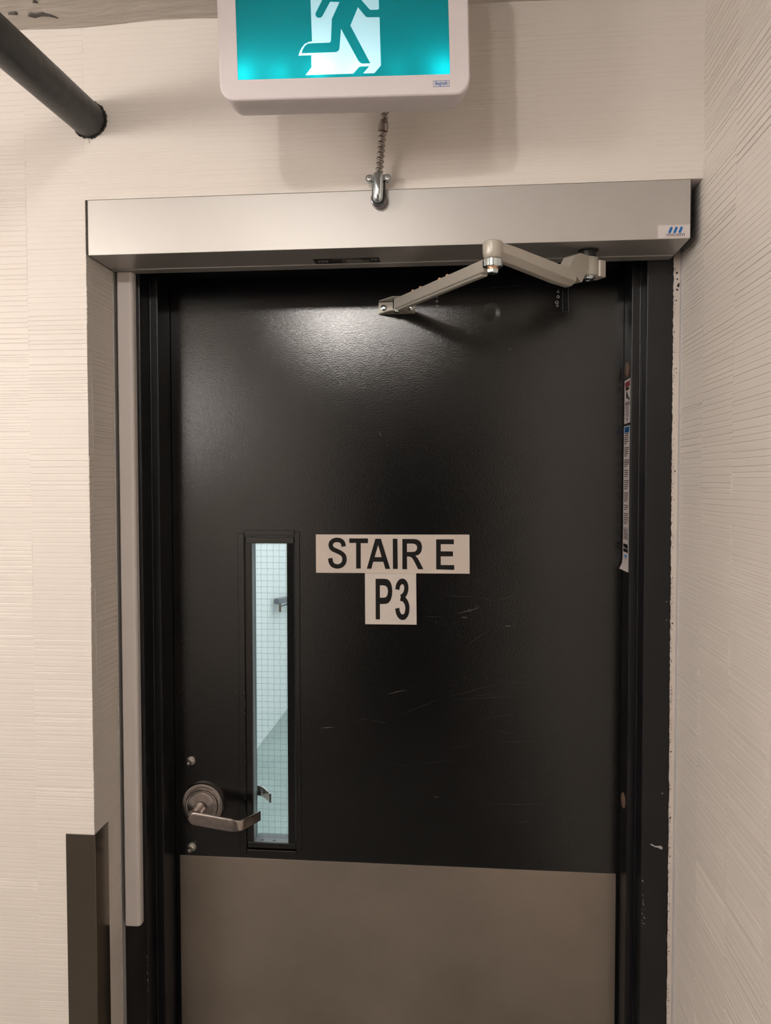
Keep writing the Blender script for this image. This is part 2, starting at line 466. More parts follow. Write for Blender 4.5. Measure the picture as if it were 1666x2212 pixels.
# ---------------------------------------------------------------- door frame
fr = empty('door_frame', (0.4445, YF, 0), 'black hollow metal door frame with glossy stepped edges', 'door frame', kind='structure')
T = 0.0016
def jamb(sx, x0):
    # plan outline, x measured outward from the clear opening edge, y depth
    f = lambda u: x0 + sx * u
    ow = 0.0615 if sx < 0 else 0.0635
    pts = [(f(ow - .0004 if sx < 0 else ow), YF), (f(0.016), YF), (f(0.016), YS), (f(0.0), YS), (f(0.0), YD - 0.0025), (f(0.0145), YD - 0.0025), (f(0.0145), YD + 0.06), (f(ow), YD + 0.06)]
    b = bmesh.new(); prism(b, pts, (0, 0, 0), X, Yv, (0, 0, 2.036)); return b
obj('jamb', jamb(-1, 0.0), M_FRAME, fr, bevel=0.0014, seg=3)
jr = obj('jamb', jamb(1, W), M_FRAME, fr, bevel=0.0014, seg=3)
hp = [(YF, 2.036), (YS, 2.036), (YS, 2.02), (YD - 0.0025, 2.02), (YD - 0.0025, 2.0345), (YD + 0.06, 2.0345), (YD + 0.06, 2.083), (YF, 2.083)]
obj('head', prism(bmesh.new(), hp, (XL + .0005, 0, 0), Yv, Z, (W + 0.016 + .0475 - XL - .001, 0, 0)), M_FRAME, fr, bevel=0.0014)
for z, y in ((1.8106, 0.1985), (0.9981, 0.196)):
    obj('frame_plug', lathe(bmesh.new(), [(0, 0), (0.0145, 0), (0.0145, .0012), (0.012, .003), (0, .0042)], (W + .0004, y, z), (-1, 0, 0)), M_PLUG, fr, True)
def chip(cx, cz, pts): return [(cx + a * .001, cz + b * .001) for a, b in pts]
bm = bmesh.new()
for q in (chip(.920, .950, [(0, 0), (5, 0), (9, -3), (14, -3), (20, -2.2), (23, -6), (22, -9), (18, -8), (15, -6), (9, -5), (4, -2.5)]),
          chip(.9075, .884, [(0, 0), (1.5, 0), (2, -3), (0, -3.5)]), chip(.9422, 1.3885, [(0, 0), (3, 1), (4, 0), (2, -.6)]), chip(.9428, 1.356, [(0, 0), (3, .6), (4, 0), (2, -.6)]),
          chip(.939, 1.043, [(0, 0), (2, 1), (4, .6), (2, -1)])):
    prism(bm, q, (0, YF - .0003, 0), X, Z, (0, .0006, 0))
for k in range(14):
    z = random.uniform(.80, .87); x = random.uniform(.9065, .913); s = random.uniform(.0004, .0012)
    prism(bm, [(x, z), (x + s, z - s * 2), (x + s * 2.2, z - s * 3), (x + s * .6, z + s)], (0, YF - .0003, 0), X, Z, (0, .0006, 0))
for k in range(16):
    z = random.uniform(.5, .72); x = -.0165 + random.uniform(-.002, .0002); s = random.uniform(.0003, .0011)
    prism(bm, [(x, z), (x + s, z - s * 3), (x + s * 1.3, z - s * 3), (x + s * .6, z + s)], (0, YF - .0003, 0), X, Z, (0, .0006, 0))
obj('paint_chips', bm, M_CHIP, fr)

# ---------------------------------------------------------------- door leaf and what is fixed to it
dr = empty('door_1', (0.4445, YD, 0), 'black painted steel stair door with narrow wired window and steel kick plate', 'door', kind='structure')
x0, x1, z0, z1 = 0.1490, 0.2510, 0.855, 1.493      # cut-out
bm = B(((-0.0105, YD, 0.006), (x0, YD + .0445, 2.032)), ((x1, YD, 0.006), (0.8995, YD + .0445, 2.032)), ((x0, YD, 0.006), (x1, YD + .0445, z0)), ((x0, YD, z1), (x1, YD + .0445, 2.032)))
bmesh.ops.remove_doubles(bm, verts=bm.verts, dist=1e-6)
bmesh.ops.dissolve_limit(bm, angle_limit=0.01, verts=bm.verts, edges=bm.edges)
obj('door_leaf', bm, M_DOOR, dr)
obj('kick_plate', B(((0.0085, YD - .0012, 0.02), (0.8835, YD - .0001, 0.8376))), M_KICK, dr, bevel=.0004)
# old screw holes and ghost of a former closer
for x, z, r in ((.5334, 1.9518, .0024), (.5334, 1.9418, .003), (.5334, 1.9600, .002), (.7649, 1.9648, .0024), (.7650, 1.9553, .0028), (.7627, 1.9447, .0032), (.7640, 1.9385, .0022)):
    b = lathe(bmesh.new(), [(r * .62, .0004), (r * .62, -.0004), (r * .8, -.0007), (r, -.0002), (r, .0004)], (x, YD, z), (0, 1, 0), 20)
    obj('old_screw_hole', b, M_CHIP, dr, True)
bm = bmesh.new()
for p, q in (((.742, 1.9785), (.760, 1.9735)), ((.760, 1.9735), (.7735, 1.966)), ((.7735, 1.966), (.774, 1.925)), ((.784, 1.974), (.7855, 1.925)), ((.745, 1.9235), (.784, 1.9275)), ((.60, 1.974), (.618, 1.9755)), ((.64, 1.9755), (.70, 1.978))):
    v = Vector((q[0] - p[0], 0, q[1] - p[1])); tube(bm, [(p[0], YD, p[1]), (p[0] + v.x / 2, YD, p[1] + v.z / 2), (q[0], YD, q[1])], .00045, 6)
obj('paint_ridge', bm, M_FRAME, dr, True)
def PX(px, py):                                       # door-face coordinates of a mark (linear fit of the door face)
    z = 1.4977 - (py - 1156) * 0.000915 + (px - 683) * 0.0000365 * (py - 1030) / 500 * .85
    x = 0.2941 + (px - 683) * 0.000916
    return x, z
scr = [((640 + a / 2.192, 1250 + b / 2.192), (640 + c / 2.192, 1250 + d / 2.192), t) for a, b, c, d, t in (
    (480, 670, 700, 585, .5), (700, 585, 950, 520, .5), (430, 568, 525, 545, .9), (108, 727, 182, 722, 1.1), (290, 683, 350, 687, .6), (350, 687, 450, 713, .6), (760, 178, 875, 148, .8),
    (690, 92, 860, 97, .4), (860, 97, 940, 120, .5), (940, 120, 1035, 90, .5), (800, 340, 920, 250, .4), (740, 596, 1060, 580, .5), (820, 580, 960, 565, .5), (860, 692, 1090, 660, .5),
    (930, 745, 1040, 765, .5), (720, 835, 830, 820, .4), (950, 806, 1160, 800, .5), (600, 905, 760, 890, .4), (890, 1107, 1200, 1114, .5), (1050, 1204, 1110, 1194, .6), (655, 1064, 680, 1072, 1.0),
    (1040, 483, 1115, 480, .4), (985, 240, 1018, 239, .9), (600, 190, 700, 195, .5), (780, 195, 815, 200, .9), (430, 887, 560, 930, .3), (1000, 520, 1110, 510, .4))]
scr += [((1010, 1318), (1020, 1330), 1.2), ((1025, 1318), (1036, 1314), 1.2), ((733, 820), (742, 838), .6), ((820, 933), (826, 944), 2.0), ((1094, 752), (1102, 756), .8)]
bm = bmesh.new(); bm2 = bmesh.new()
for (a, b_, t) in scr:
    p, q = PX(*a), PX(*b_); d = Vector((q[0] - p[0], q[1] - p[1])); nrm = Vector((-d.y, d.x)).normalized() * .0005 * t; mid = Vector(p) + d * .5 + nrm * R.uniform(-2, 2)
    tgt = bm2 if .75 < t < 1.15 else bm
    prism(tgt, [p, tuple(mid - nrm), q, tuple(mid + nrm)], (0, YD - .00012, 0), X, Z, (0, .0002, 0))
obj('faint_scuffs', bm, M_SCUFF, dr)
for px, py in ((437, 772), (405, 829), (1004, 1473), (501, 1500), (944, 1350), (383, 1400), (388, 1404), (392, 1383), (380, 1386), (375, 1500)):
    p = PX(px, py); s = .0008
    prism(bm2, [(p[0] - s, p[1]), (p[0], p[1] - s), (p[0] + s, p[1]), (p[0], p[1] + s)], (0, YD - .00012, 0), X, Z, (0, .0002, 0))
obj('paint_scratches', bm2, M_SCUFF2, dr)

# window kit
wk = empty('window_kit', (0, 0, 0), None, None); wk.parent = dr; wk.location = (0.198 - 0.4445, 0, 1.17)
def wobj(n, b, m, **k): return obj(n, b, m, wk, **k)
oy = YD - .0035
wobj('outer_bar', B(((.1352, oy, .8450), (.1478, YD + .001, 1.5000))), M_DOOR, bevel=.0008)
wobj('outer_bar', B(((.2512, oy, .8540), (.2605, YD + .001, 1.5030))), M_DOOR, bevel=.0008)
wobj('outer_bar', B(((.1490, oy, 1.4955), (.2500, YD + .001, 1.5055))), M_DOOR, bevel=.0008)
wobj('outer_bar', B(((.1490, oy, .8480), (.2500, YD + .001, .8560))), M_DOOR, bevel=.0008)
iy = YD - .0022
def bev_bar(pts, o, ex, ey, ez): return prism(bmesh.new(), pts, o, ex, ey, ez)
wobj('glazing_stop', bev_bar([(.1500, iy + .001), (.1618, iy), (.1633, iy + .001), (.1633, YD + .019), (.1500, YD + .019)], (0, 0, .8705), X, Yv, (0, 0, .6225)), M_DOOR, bevel=.0005)
wobj('glazing_stop', bev_bar([(.2490, iy + .001), (.2360, iy), (.2345, iy + .001), (.2345, YD + .019), (.2490, YD + .019)], (0, 0, .8705), X, Yv, (0, 0, .6225)), M_DOOR, bevel=.0005)
wobj('glazing_stop', B(((.1505, iy, 1.4790), (.2490, YD + .019, 1.4925))), M_DOOR, bevel=.0012)
wobj('glazing_stop', B(((.1505, iy, .8600), (.2490, YD + .019, .8710))), M_DOOR, bevel=.0008)
wobj('lit_inner_face', B(((.1632, YD + .0015, .8712), (.1636, YD + .0185, 1.4790))), M_STAIRLIT)  # thin pale sheets here and below stand for light from the stairwell
wobj('lit_inner_face', B(((.1636, YD + .0015, .8709), (.2345, YD + .0185, .8713))), M_STAIRLIT)
for xx in (.1785, .2035):
    cb = lathe(bmesh.new(), [(0, .0008), (.0022, .0008), (.0034, .0004), (.0034, 0)], (xx, YD + .009, .8712), (0, 0, 1), 20)
    box(cb, (xx - .0018, YD + .0087, .8716), (xx + .0018, YD + .0093, .8722))
    wobj('glazing_screw', cb, M_KITMET)
gy = YD + .0190
wobj('glass_pane', B(((.1500, gy, .8620), (.2490, gy + .006, 1.4925))), M_GLASS)
bm = bmesh.new()
x = .1765 - .0127
while x < .2345:
    pts = []
    for i in range(0, 330):
        z = .864 + i * .0019
        if z > 1.49: break
        pts.append((x + .00045 * sin(2 * pi * z / .0254 + 1.0), gy + .003, z))
    tube(bm, pts, .00023, 5); x += .0127
z = 1.4633 - .0124 * 48
while z < 1.49:
    if z > .864: tube(bm, [(.1505, gy + .0036, z), (.2, gy + .0036, z), (.2485, gy + .0036, z)], .00023, 5)
    z += .0124
wobj('wire_grid', bm, M_WIRE)
# far side of the kit
wobj('rear_stop', B(((.1500, gy + .006, .8580), (.1596, YD + .047, 1.4925)), ((.2365, gy + .006, .8580), (.2490, YD + .047, 1.4925)), ((.1615, gy + .006, .8580), (.2365, YD + .047, .8690)), ((.1615, gy + .006, 1.4800), (.2365, YD + .047, 1.4925))), M_KITMET, bevel=.0005)
# worn edges along the kit bars
bm = bmesh.new()
for k in range(26):
    z = random.uniform(.87, 1.19); L_ = random.uniform(.001, .007)
    xx = .1476 if k % 3 else .2599
    box(bm, (xx, oy - .00005, z), (xx + .0003, oy + .0006, z + L_))
box(bm, (.151, oy - .00005, .8555), (.2495, oy + .0005, .8562)); box(bm, (.151, oy + .0001, .8530), (.2495, oy + .0004, .85325))
wobj('worn_paint_edge', bm, M_RUB)

# lever handle
def make_lever(name, mirror=False):
    t = empty(name, (0, 0, 0), None, None); t.parent = dr
    t.location = (.0591 - .4445, 0, .9468)
    cx, cz = .0591, .9468
    s = 1 if not mirror else -1
    y0 = YD if not mirror else YD + .0445
    Y = lambda d: y0 - s * d
    dd = (0, -s, 0)
    obj('rose', lathe(bmesh.new(), [(0, 0), (.0445, 0), (.0445, .0055), (.0425, .0095), (.0400, .0102), (.0345, .0102), (.0335, .0085), (.0325, .0085), (.0325, .0145), (.0315, .0155), (.0290, .0155), (.0285, .0175), (.0275, .0182), (.0140, .0205), (.0128, .0205), (.0128, .018), (0, .018)], (cx, y0, cz), dd, 96), M_ROSE, t, True, ang=25)
    obj('neck', lathe(bmesh.new(), [(0, .015), (.0112, .015), (.0112, .060), (0, .060)], (cx, y0, cz), dd, 48), M_BRUSH, t, True)
    obj('neck_cam', prism(bmesh.new(), [(0, -.009), (.014, -.0075), (.0165, -.002), (.014, .0035), (0, .007)], (cx, Y(.0275), cz), X, Z, (0, -s * .026, 0)), M_BRUSH, t, bevel=.0015)
    # blade: curved plan path with a tall thin section, drooping slightly
    path = [(.000, .0655), (.010, .0660), (.030, .0668), (.050, .0676), (.070, .0684), (.082, .0684), (.0875, .0672), (.0922, .0642), (.0955, .0600), (.1000, .0530), (.1065, .0430), (.1130, .0330), (.1188, .0225)]
    b = bmesh.new(); rings = []
    n = len(path)
    for i, (u, d) in enumerate(path):
        du = path[min(i + 1, n - 1)][0] - path[max(0, i - 1)][0]; dv = path[min(i + 1, n - 1)][1] - path[max(0, i - 1)][1]
        l = math.hypot(du, dv); nu, nv = -dv / l, du / l
        th = .0058 if i < 6 else .0052 - .0009 * (i - 6) / 6
        hz = .0128 if i < 6 else .0108 - .0010 * (i - 6) / 6
        if i == 5: hz = .0112
        zc = cz - .0040 - .115 * min(u, .09) - .0 * u
        zc += .10 * max(0, u - .09)
        ring = []
        for a in range(16):
            ca, sa = cos(2 * pi * a / 16), sin(2 * pi * a / 16)
            q = lambda v_: (abs(v_) ** .35) * (1 if v_ > 0 else -1)
            pu, pd, pz = u + nu * th / 2 * q(ca), d + nv * th / 2 * q(ca), zc + hz * q(sa)
            ring.append(b.verts.new((cx + .004 + pu, Y(pd), pz)))
        rings.append(ring)
    for A_, C_ in zip(rings, rings[1:]):
        for k in range(16): b.faces.new((A_[k], A_[(k + 1) % 16], C_[(k + 1) % 16], C_[k]))
    b.faces.new(rings[-1])
    # rounded head of the blade
    prev = rings[0]
    for j in range(1, 7):
        f = cos(j * pi / 12) if j < 6 else 0.12; off = -.0128 * sin(min(j, 6) * pi / 12)
        zc = cz - .0040
        ring = [b.verts.new((v.co.x + off - 0 * f, v.co.y, zc + (v.co.z - zc) * f)) for v in rings[0]]
        for k in range(16): b.faces.new((prev[k], prev[(k + 1) % 16], ring[(k + 1) % 16], ring[k]))
        prev = ring
    b.faces.new(prev)
    o = obj('lever', b, M_BRUSH, t, True, ang=50)
    return t
make_lever('lever_handle')
make_lever('rear_lever_handle', True)
for x, z in ((.0338, 1.034), (.0338, .8554)):
    t = empty('through_bolt', (0, 0, 0), None, None); t.parent = dr; t.location = (x - .4445, 0, z)
    obj('washer', lathe(bmesh.new(), [(0, 0), (.0088, 0), (.0088, .0014), (.004, .0018), (0, .0018)], (x, YD, z), (0, -1, 0), 36), M_BOLT, t, True)
    obj('nut', lathe(bmesh.new(), [(0, .0015), (.0062, .0015), (.0066, .0025), (.0062, .0062), (.0048, .0068), (0, .0068)], (x, YD, z), (0, -1, 0), 6), M_BOLT, t, bevel=.0004)
    obj('stud', lathe(bmesh.new(), [(0, .006), (.0044, .006), (.0044, .0075), (.0039, .0080), (.0044, .0086), (.0039, .0092), (.0044, .0098), (.0047, .012), (.0045, .0165), (.0030, .0188), (0, .0195)], (x, YD, z), (0, -1, 0), 28), M_BOLT, t, True)

# ---------------------------------------------------------------- signs on the door
GL = {'T':[[[0.361,1.4903],[0.3984,1.4905],[0.3984,1.4811],[0.3839,1.481],[0.3838,1.4308],[0.3746,1.4307],[0.3747,1.4814],[0.361,1.4813]]],'A':[[[0.4129,1.4899],[0.424,1.49],[0.4423,1.4305],[0.4327,1.4304],[0.4285,1.4445],[0.4088,1.4444],[0.405,1.4305],[0.3958,1.4305]],[[0.4185,1.4774],[0.4254,1.4537],[0.4114,1.4536]]],'I':[[[0.4474,1.4901],[0.4565,1.4902],[0.4573,1.4306],[0.4477,1.4305]]],'R':[[[0.4663,1.4898],[0.4875,1.4899],[0.4941,1.4893],[0.4995,1.4869],[0.5032,1.4823],[0.5049,1.4765],[0.5049,1.4713],[0.5037,1.4655],[0.5008,1.4609],[0.497,1.4582],[0.4921,1.4569],[0.4958,1.453],[0.4995,1.4468],[0.5078,1.4304],[0.4975,1.4303],[0.4887,1.4473],[0.485,1.4529],[0.4813,1.455],[0.4754,1.4553],[0.4757,1.4301],[0.4663,1.4302]],[[0.4754,1.4807],[0.4858,1.4808],[0.4908,1.48],[0.4941,1.4775],[0.4956,1.4729],[0.4945,1.4684],[0.4916,1.4654],[0.4862,1.4643],[0.4754,1.4643]]],'E':[[[0.5326,1.4895],[0.5672,1.4895],[0.5672,1.48],[0.5417,1.4799],[0.5417,1.466],[0.5656,1.4659],[0.5656,1.4562],[0.5417,1.456],[0.5417,1.4392],[0.5681,1.4392],[0.5681,1.4297],[0.5327,1.4304]]],'S':[[[0.3543,1.4747],[0.3542,1.4756],[0.3541,1.477],[0.3538,1.4787],[0.3534,1.4807],[0.3527,1.4826],[0.3518,1.4843],[0.3508,1.4857],[0.3496,1.4871],[0.3482,1.4883],[0.3467,1.4893],[0.345,1.4901],[0.3432,1.4908],[0.3414,1.4912],[0.3395,1.4916],[0.3376,1.4917],[0.3358,1.4917],[0.3339,1.4916],[0.3319,1.4912],[0.33,1.4907],[0.3281,1.49],[0.3263,1.489],[0.3247,1.4878],[0.3233,1.4865],[0.322,1.4851],[0.321,1.4835],[0.3202,1.4817],[0.3196,1.4799],[0.3194,1.4781],[0.3194,1.4763],[0.3196,1.4745],[0.32,1.4729],[0.3206,1.4712],[0.3215,1.4694],[0.3227,1.4677],[0.3243,1.4661],[0.3262,1.4647],[0.3282,1.4637],[0.3302,1.4628],[0.332,1.4621],[0.3337,1.4613],[0.3355,1.4605],[0.3372,1.4597],[0.3389,1.4589],[0.3404,1.4582],[0.3416,1.4575],[0.3428,1.4567],[0.3439,1.4559],[0.3447,1.4551],[0.3454,1.4545],[0.3458,1.4538],[0.3462,1.453],[0.3465,1.452],[0.3468,1.4508],[0.3469,1.4496],[0.3469,1.4484],[0.3468,1.4474],[0.3466,1.4462],[0.3463,1.4451],[0.3459,1.4441],[0.3454,1.4433],[0.3449,1.4425],[0.3443,1.4418],[0.3436,1.4411],[0.3428,1.4406],[0.342,1.4401],[0.3411,1.4397],[0.3401,1.4394],[0.339,1.4392],[0.3379,1.4391],[0.3368,1.4391],[0.3357,1.4392],[0.3346,1.4394],[0.3334,1.4397],[0.3324,1.4401],[0.3316,1.4405],[0.331,1.4409],[0.3304,1.4414],[0.3299,1.442],[0.3294,1.4428],[0.329,1.4436],[0.3286,1.4448],[0.3281,1.4466],[0.3278,1.4486],[0.3274,1.4504],[0.3272,1.4517],[0.3182,1.4499],[0.3185,1.4487],[0.3188,1.4468],[0.3192,1.4446],[0.3198,1.4422],[0.3206,1.44],[0.3215,1.4382],[0.3226,1.4366],[0.3238,1.4351],[0.3252,1.4338],[0.3268,1.4327],[0.3286,1.4318],[0.3305,1.4311],[0.3325,1.4305],[0.3344,1.4302],[0.3364,1.43],[0.3384,1.4301],[0.3403,1.4303],[0.3423,1.4307],[0.3442,1.4313],[0.346,1.4321],[0.3477,1.433],[0.3493,1.4342],[0.3508,1.4355],[0.3521,1.437],[0.3532,1.4387],[0.3541,1.4404],[0.3549,1.4423],[0.3554,1.4442],[0.3558,1.4462],[0.356,1.4482],[0.3559,1.4502],[0.3557,1.4522],[0.3553,1.4543],[0.3547,1.4563],[0.3537,1.4583],[0.3525,1.4601],[0.3511,1.4616],[0.3496,1.4629],[0.3481,1.464],[0.3466,1.4651],[0.3448,1.4661],[0.3429,1.4671],[0.3411,1.4679],[0.3393,1.4687],[0.3376,1.4695],[0.3357,1.4703],[0.3339,1.4711],[0.3322,1.4718],[0.3309,1.4725],[0.3302,1.473],[0.3297,1.4735],[0.3293,1.4741],[0.329,1.4748],[0.3287,1.4755],[0.3285,1.4763],[0.3285,1.4769],[0.3285,1.4775],[0.3285,1.4781],[0.3287,1.4787],[0.3289,1.4791],[0.3292,1.4796],[0.3298,1.4803],[0.3305,1.4809],[0.3312,1.4815],[0.332,1.4819],[0.3327,1.4822],[0.3338,1.4824],[0.3349,1.4826],[0.3361,1.4827],[0.3372,1.4827],[0.3383,1.4826],[0.3394,1.4824],[0.3404,1.4822],[0.3414,1.4818],[0.3421,1.4815],[0.3427,1.4811],[0.3432,1.4806],[0.3437,1.4801],[0.3441,1.4795],[0.3444,1.4789],[0.3447,1.4783],[0.3449,1.4772],[0.3451,1.4758],[0.3452,1.4745],[0.3453,1.4735]]],'P':[[[0.4132,1.4107],[0.4302,1.4109],[0.4364,1.4101],[0.441,1.407],[0.4442,1.401],[0.446,1.3927],[0.4464,1.3864],[0.4458,1.378],[0.4433,1.3692],[0.4395,1.3637],[0.4343,1.3611],[0.4217,1.3605],[0.4219,1.3301],[0.4133,1.33]],[[0.4218,1.3976],[0.4297,1.3977],[0.4343,1.3961],[0.4372,1.3915],[0.4379,1.3863],[0.437,1.3794],[0.4341,1.3747],[0.4295,1.3734],[0.4217,1.3733]]],'3':[[[0.4604,1.3888],[0.4606,1.39],[0.4608,1.3916],[0.4611,1.3934],[0.4615,1.3951],[0.4619,1.3962],[0.4623,1.3971],[0.4628,1.3981],[0.4634,1.3989],[0.4639,1.3995],[0.4643,1.3998],[0.4648,1.4001],[0.4652,1.4002],[0.4657,1.4004],[0.466,1.4004],[0.4663,1.4004],[0.4665,1.4004],[0.4668,1.4004],[0.4672,1.4003],[0.4675,1.4003],[0.4678,1.4002],[0.4681,1.3999],[0.4686,1.3992],[0.469,1.3984],[0.4694,1.3974],[0.4697,1.3965],[0.4699,1.3956],[0.47,1.3945],[0.47,1.3933],[0.47,1.3921],[0.4698,1.3909],[0.4697,1.3897],[0.4694,1.3885],[0.4691,1.3874],[0.4687,1.3863],[0.4683,1.3854],[0.4678,1.3846],[0.4673,1.3838],[0.4667,1.383],[0.466,1.3822],[0.4653,1.3815],[0.4647,1.381],[0.4639,1.3804],[0.4631,1.3798],[0.4623,1.3793],[0.4617,1.3788],[0.4666,1.3697],[0.4672,1.3701],[0.468,1.3707],[0.4691,1.3716],[0.4703,1.3726],[0.4714,1.3738],[0.4724,1.375],[0.4733,1.3762],[0.4742,1.3776],[0.4751,1.3792],[0.4759,1.3808],[0.4765,1.3826],[0.4771,1.3843],[0.4775,1.3861],[0.4779,1.3879],[0.4781,1.3897],[0.4783,1.3914],[0.4783,1.3933],[0.4783,1.3952],[0.4782,1.3971],[0.4778,1.399],[0.4774,1.4009],[0.4767,1.4027],[0.476,1.4045],[0.4751,1.4062],[0.474,1.4078],[0.4726,1.4092],[0.4711,1.4103],[0.4696,1.4111],[0.4679,1.4115],[0.4663,1.4117],[0.4646,1.4115],[0.4629,1.411],[0.4614,1.4102],[0.46,1.4092],[0.4586,1.408],[0.4574,1.4066],[0.4564,1.405],[0.4555,1.4034],[0.4547,1.4017],[0.454,1.3998],[0.4534,1.3977],[0.4529,1.3955],[0.4526,1.3934],[0.4523,1.3917],[0.4521,1.3905]],[[0.4615,1.3675],[0.4624,1.3673],[0.4637,1.367],[0.4648,1.3667],[0.4658,1.3665],[0.4664,1.3663],[0.4669,1.366],[0.4676,1.3653],[0.4683,1.3645],[0.469,1.3635],[0.4696,1.3625],[0.4702,1.3615],[0.4707,1.3603],[0.4711,1.359],[0.4715,1.3577],[0.4717,1.3564],[0.4719,1.3553],[0.472,1.3542],[0.472,1.3531],[0.472,1.3519],[0.4719,1.3506],[0.4718,1.3491],[0.4716,1.3476],[0.4713,1.3463],[0.471,1.3451],[0.4707,1.3442],[0.4703,1.3434],[0.4698,1.3426],[0.4692,1.3419],[0.4687,1.3413],[0.4682,1.341],[0.4679,1.3409],[0.4675,1.3408],[0.4672,1.3408],[0.4669,1.3408],[0.4666,1.3408],[0.4662,1.3408],[0.4658,1.3409],[0.4653,1.341],[0.4648,1.3412],[0.4644,1.3414],[0.464,1.3418],[0.4634,1.3425],[0.4629,1.3434],[0.4623,1.3444],[0.4619,1.3455],[0.4614,1.3468],[0.461,1.3487],[0.4607,1.3507],[0.4604,1.3525],[0.4601,1.3539],[0.4519,1.3518],[0.4521,1.3505],[0.4524,1.3486],[0.4528,1.3464],[0.4533,1.344],[0.4539,1.3418],[0.4546,1.3398],[0.4554,1.3381],[0.4563,1.3364],[0.4573,1.3348],[0.4585,1.3334],[0.4598,1.3321],[0.4613,1.331],[0.4628,1.3303],[0.4643,1.3298],[0.4659,1.3295],[0.4675,1.3295],[0.4691,1.3298],[0.4706,1.3304],[0.4721,1.3312],[0.4735,1.3324],[0.4747,1.3336],[0.4758,1.3351],[0.4768,1.3366],[0.4777,1.3383],[0.4785,1.3402],[0.4791,1.3422],[0.4795,1.3442],[0.4798,1.3461],[0.4801,1.348],[0.4802,1.3498],[0.4803,1.3514],[0.4804,1.3531],[0.4803,1.3549],[0.4802,1.3567],[0.48,1.3585],[0.4796,1.3604],[0.4791,1.3622],[0.4785,1.3641],[0.4779,1.366],[0.4771,1.3678],[0.4762,1.3695],[0.4752,1.3711],[0.474,1.3727],[0.4727,1.3742],[0.4711,1.3756],[0.4692,1.3768],[0.4673,1.3776],[0.4656,1.378],[0.4643,1.3783],[0.4635,1.3785]]]}
def dsign(name, corners, m_board, letters, label, y, th):
    t = empty(name, ((corners[0][0] + corners[1][0]) / 2, y, corners[2][1]), label, 'sign')
    obj('board', prism(bmesh.new(), corners, (0, y, 0), X, Z, (0, th, 0)), m_board, t)
    for ch in letters:
        # coordinates are already on the board face
        if ch in 'S3':
            b = bmesh.new()
            for lp in GL[ch]:
              hN = len(lp) // 2
              va = [b.verts.new((p[0], y - .00018 - .00003 * GL[ch].index(lp), p[1])) for p in lp]; n = len(lp)
              for i in range(hN - 1): b.faces.new((va[i], va[i + 1], va[n - 2 - i], va[n - 1 - i]))
            ex_ = bmesh.ops.extrude_face_region(b, geom=b.faces[:])
            bmesh.ops.translate(b, vec=(0, .0002, 0), verts=[v for v in ex_['geom'] if isinstance(v, bmesh.types.BMVert)])
        else:
            b = flat(GL[ch], (0, y - .00008, 0), X, Z, .0002)
        o = obj('letter', b, M_INK, t); o['label'] = 'black ' + ('digit ' if ch.isdigit() else 'letter ') + ch
    return t
dsign('stair_sign', [(.2941, 1.4977), (.5973, 1.4988), (.5981, 1.4225), (.2944, 1.4216)], M_BOARD, 'STAIRE', 'wide cream sign board reading STAIR E stuck on the black door', YD - .0035, .0034)
dsign('level_sign', [(.3920, 1.4214), (.4933, 1.4220), (.4944, 1.3207), (.3924, 1.3202)], M_BOARD2, 'P3', 'squarish pale sign board reading P3 below the STAIR E board', YD - .0030, .0029)

# ---------------------------------------------------------------- stickers on the right stop face
def sticker(name, z_top, z_bot, y_a, y_b, label, marks, curl=0.0):
    t = empty(name, (W, (y_a + y_b) / 2, z_bot), label, 'sticker')
    b = bmesh.new(); n = 24; g = []
    for i in range(n + 1):
        f = i / n; z = z_top + (z_bot - z_top) * f
        c = max(0, (f - .93) / .07) if curl else 0
        off = .0004 + curl * c * c
        row = []
        for k in range(5):
            q = k / 4
            yy = y_a + (y_b - y_a) * q
            row.append(b.verts.new((W - off * (q if curl and c > 0 else 1) - (.0004 if c > 0 else 0), yy, z - (.002 * (1 - q) * c))))
        g.append(row)
    for i in range(n):
        for k in range(4): b.faces.new((g[i][k], g[i][k + 1], g[i + 1][k + 1], g[i + 1][k]))
    o = obj('paper', b, M_STICKW, t)
    sm = o.modifiers.new('solid', 'SOLIDIFY'); sm.thickness = .0002; sm.offset = 0
    for nm, m, rects in marks:
        b = bmesh.new()
        for (fy0, fy1, za, zb) in rects:
            ya, yb = y_b + (y_a - y_b) * fy0, y_b + (y_a - y_b) * fy1
            box(b, (W - .00065, min(ya, yb), min(za, zb)), (W - .00045, max(ya, yb), max(za, zb)))
        obj(nm, b, m, t)
    return t
R = random.Random(21)
zt, zb_ = 1.7915, 1.7105
H = zt - zb_
zz_ = lambda f: zt - H * f
lines = [(.12, .92, zz_(.52 + k * .028), zz_(.538 + k * .028)) for k in range(3)]
for k in range(9): lines.append((.1 if k % 3 == 0 else .25 + R.uniform(0, .1), .9 if k % 3 == 0 else .7, zz_(.625 + k * .026), zz_(.637 + k * .026)))
lines += [(.1, .92, zz_(.868), zz_(.873)), (.4, .6, zz_(.885), zz_(.93)), (.38, .58, zz_(.945), zz_(.965)), (.08, .95, zz_(.497), zz_(.502))]
fig = [(.22, .75, zz_(.17), zz_(.245)), (.30, .40, zz_(.26), zz_(.30)), (.34, .5, zz_(.29), zz_(.34)), (.28, .6, zz_(.33), zz_(.37)), (.4, .62, zz_(.37), zz_(.42)), (.28, .36, zz_(.37), zz_(.42)), (.52, .8, zz_(.41), zz_(.44)), (.7, .88, zz_(.44), zz_(.48))]
sticker('warning_sticker', zt, zb_, .1700, .2205, 'small white warning sticker with red block, upper one on the right jamb', [
    ('red_block', M_RED, [(.1, .92, zz_(.045), zz_(.165))]), ('pictogram', M_INK, fig), ('warning_text', M_TEXTG, lines)])
zt, zb_ = 1.7055, 1.4360
H = zt - zb_
lines = []
z = .047
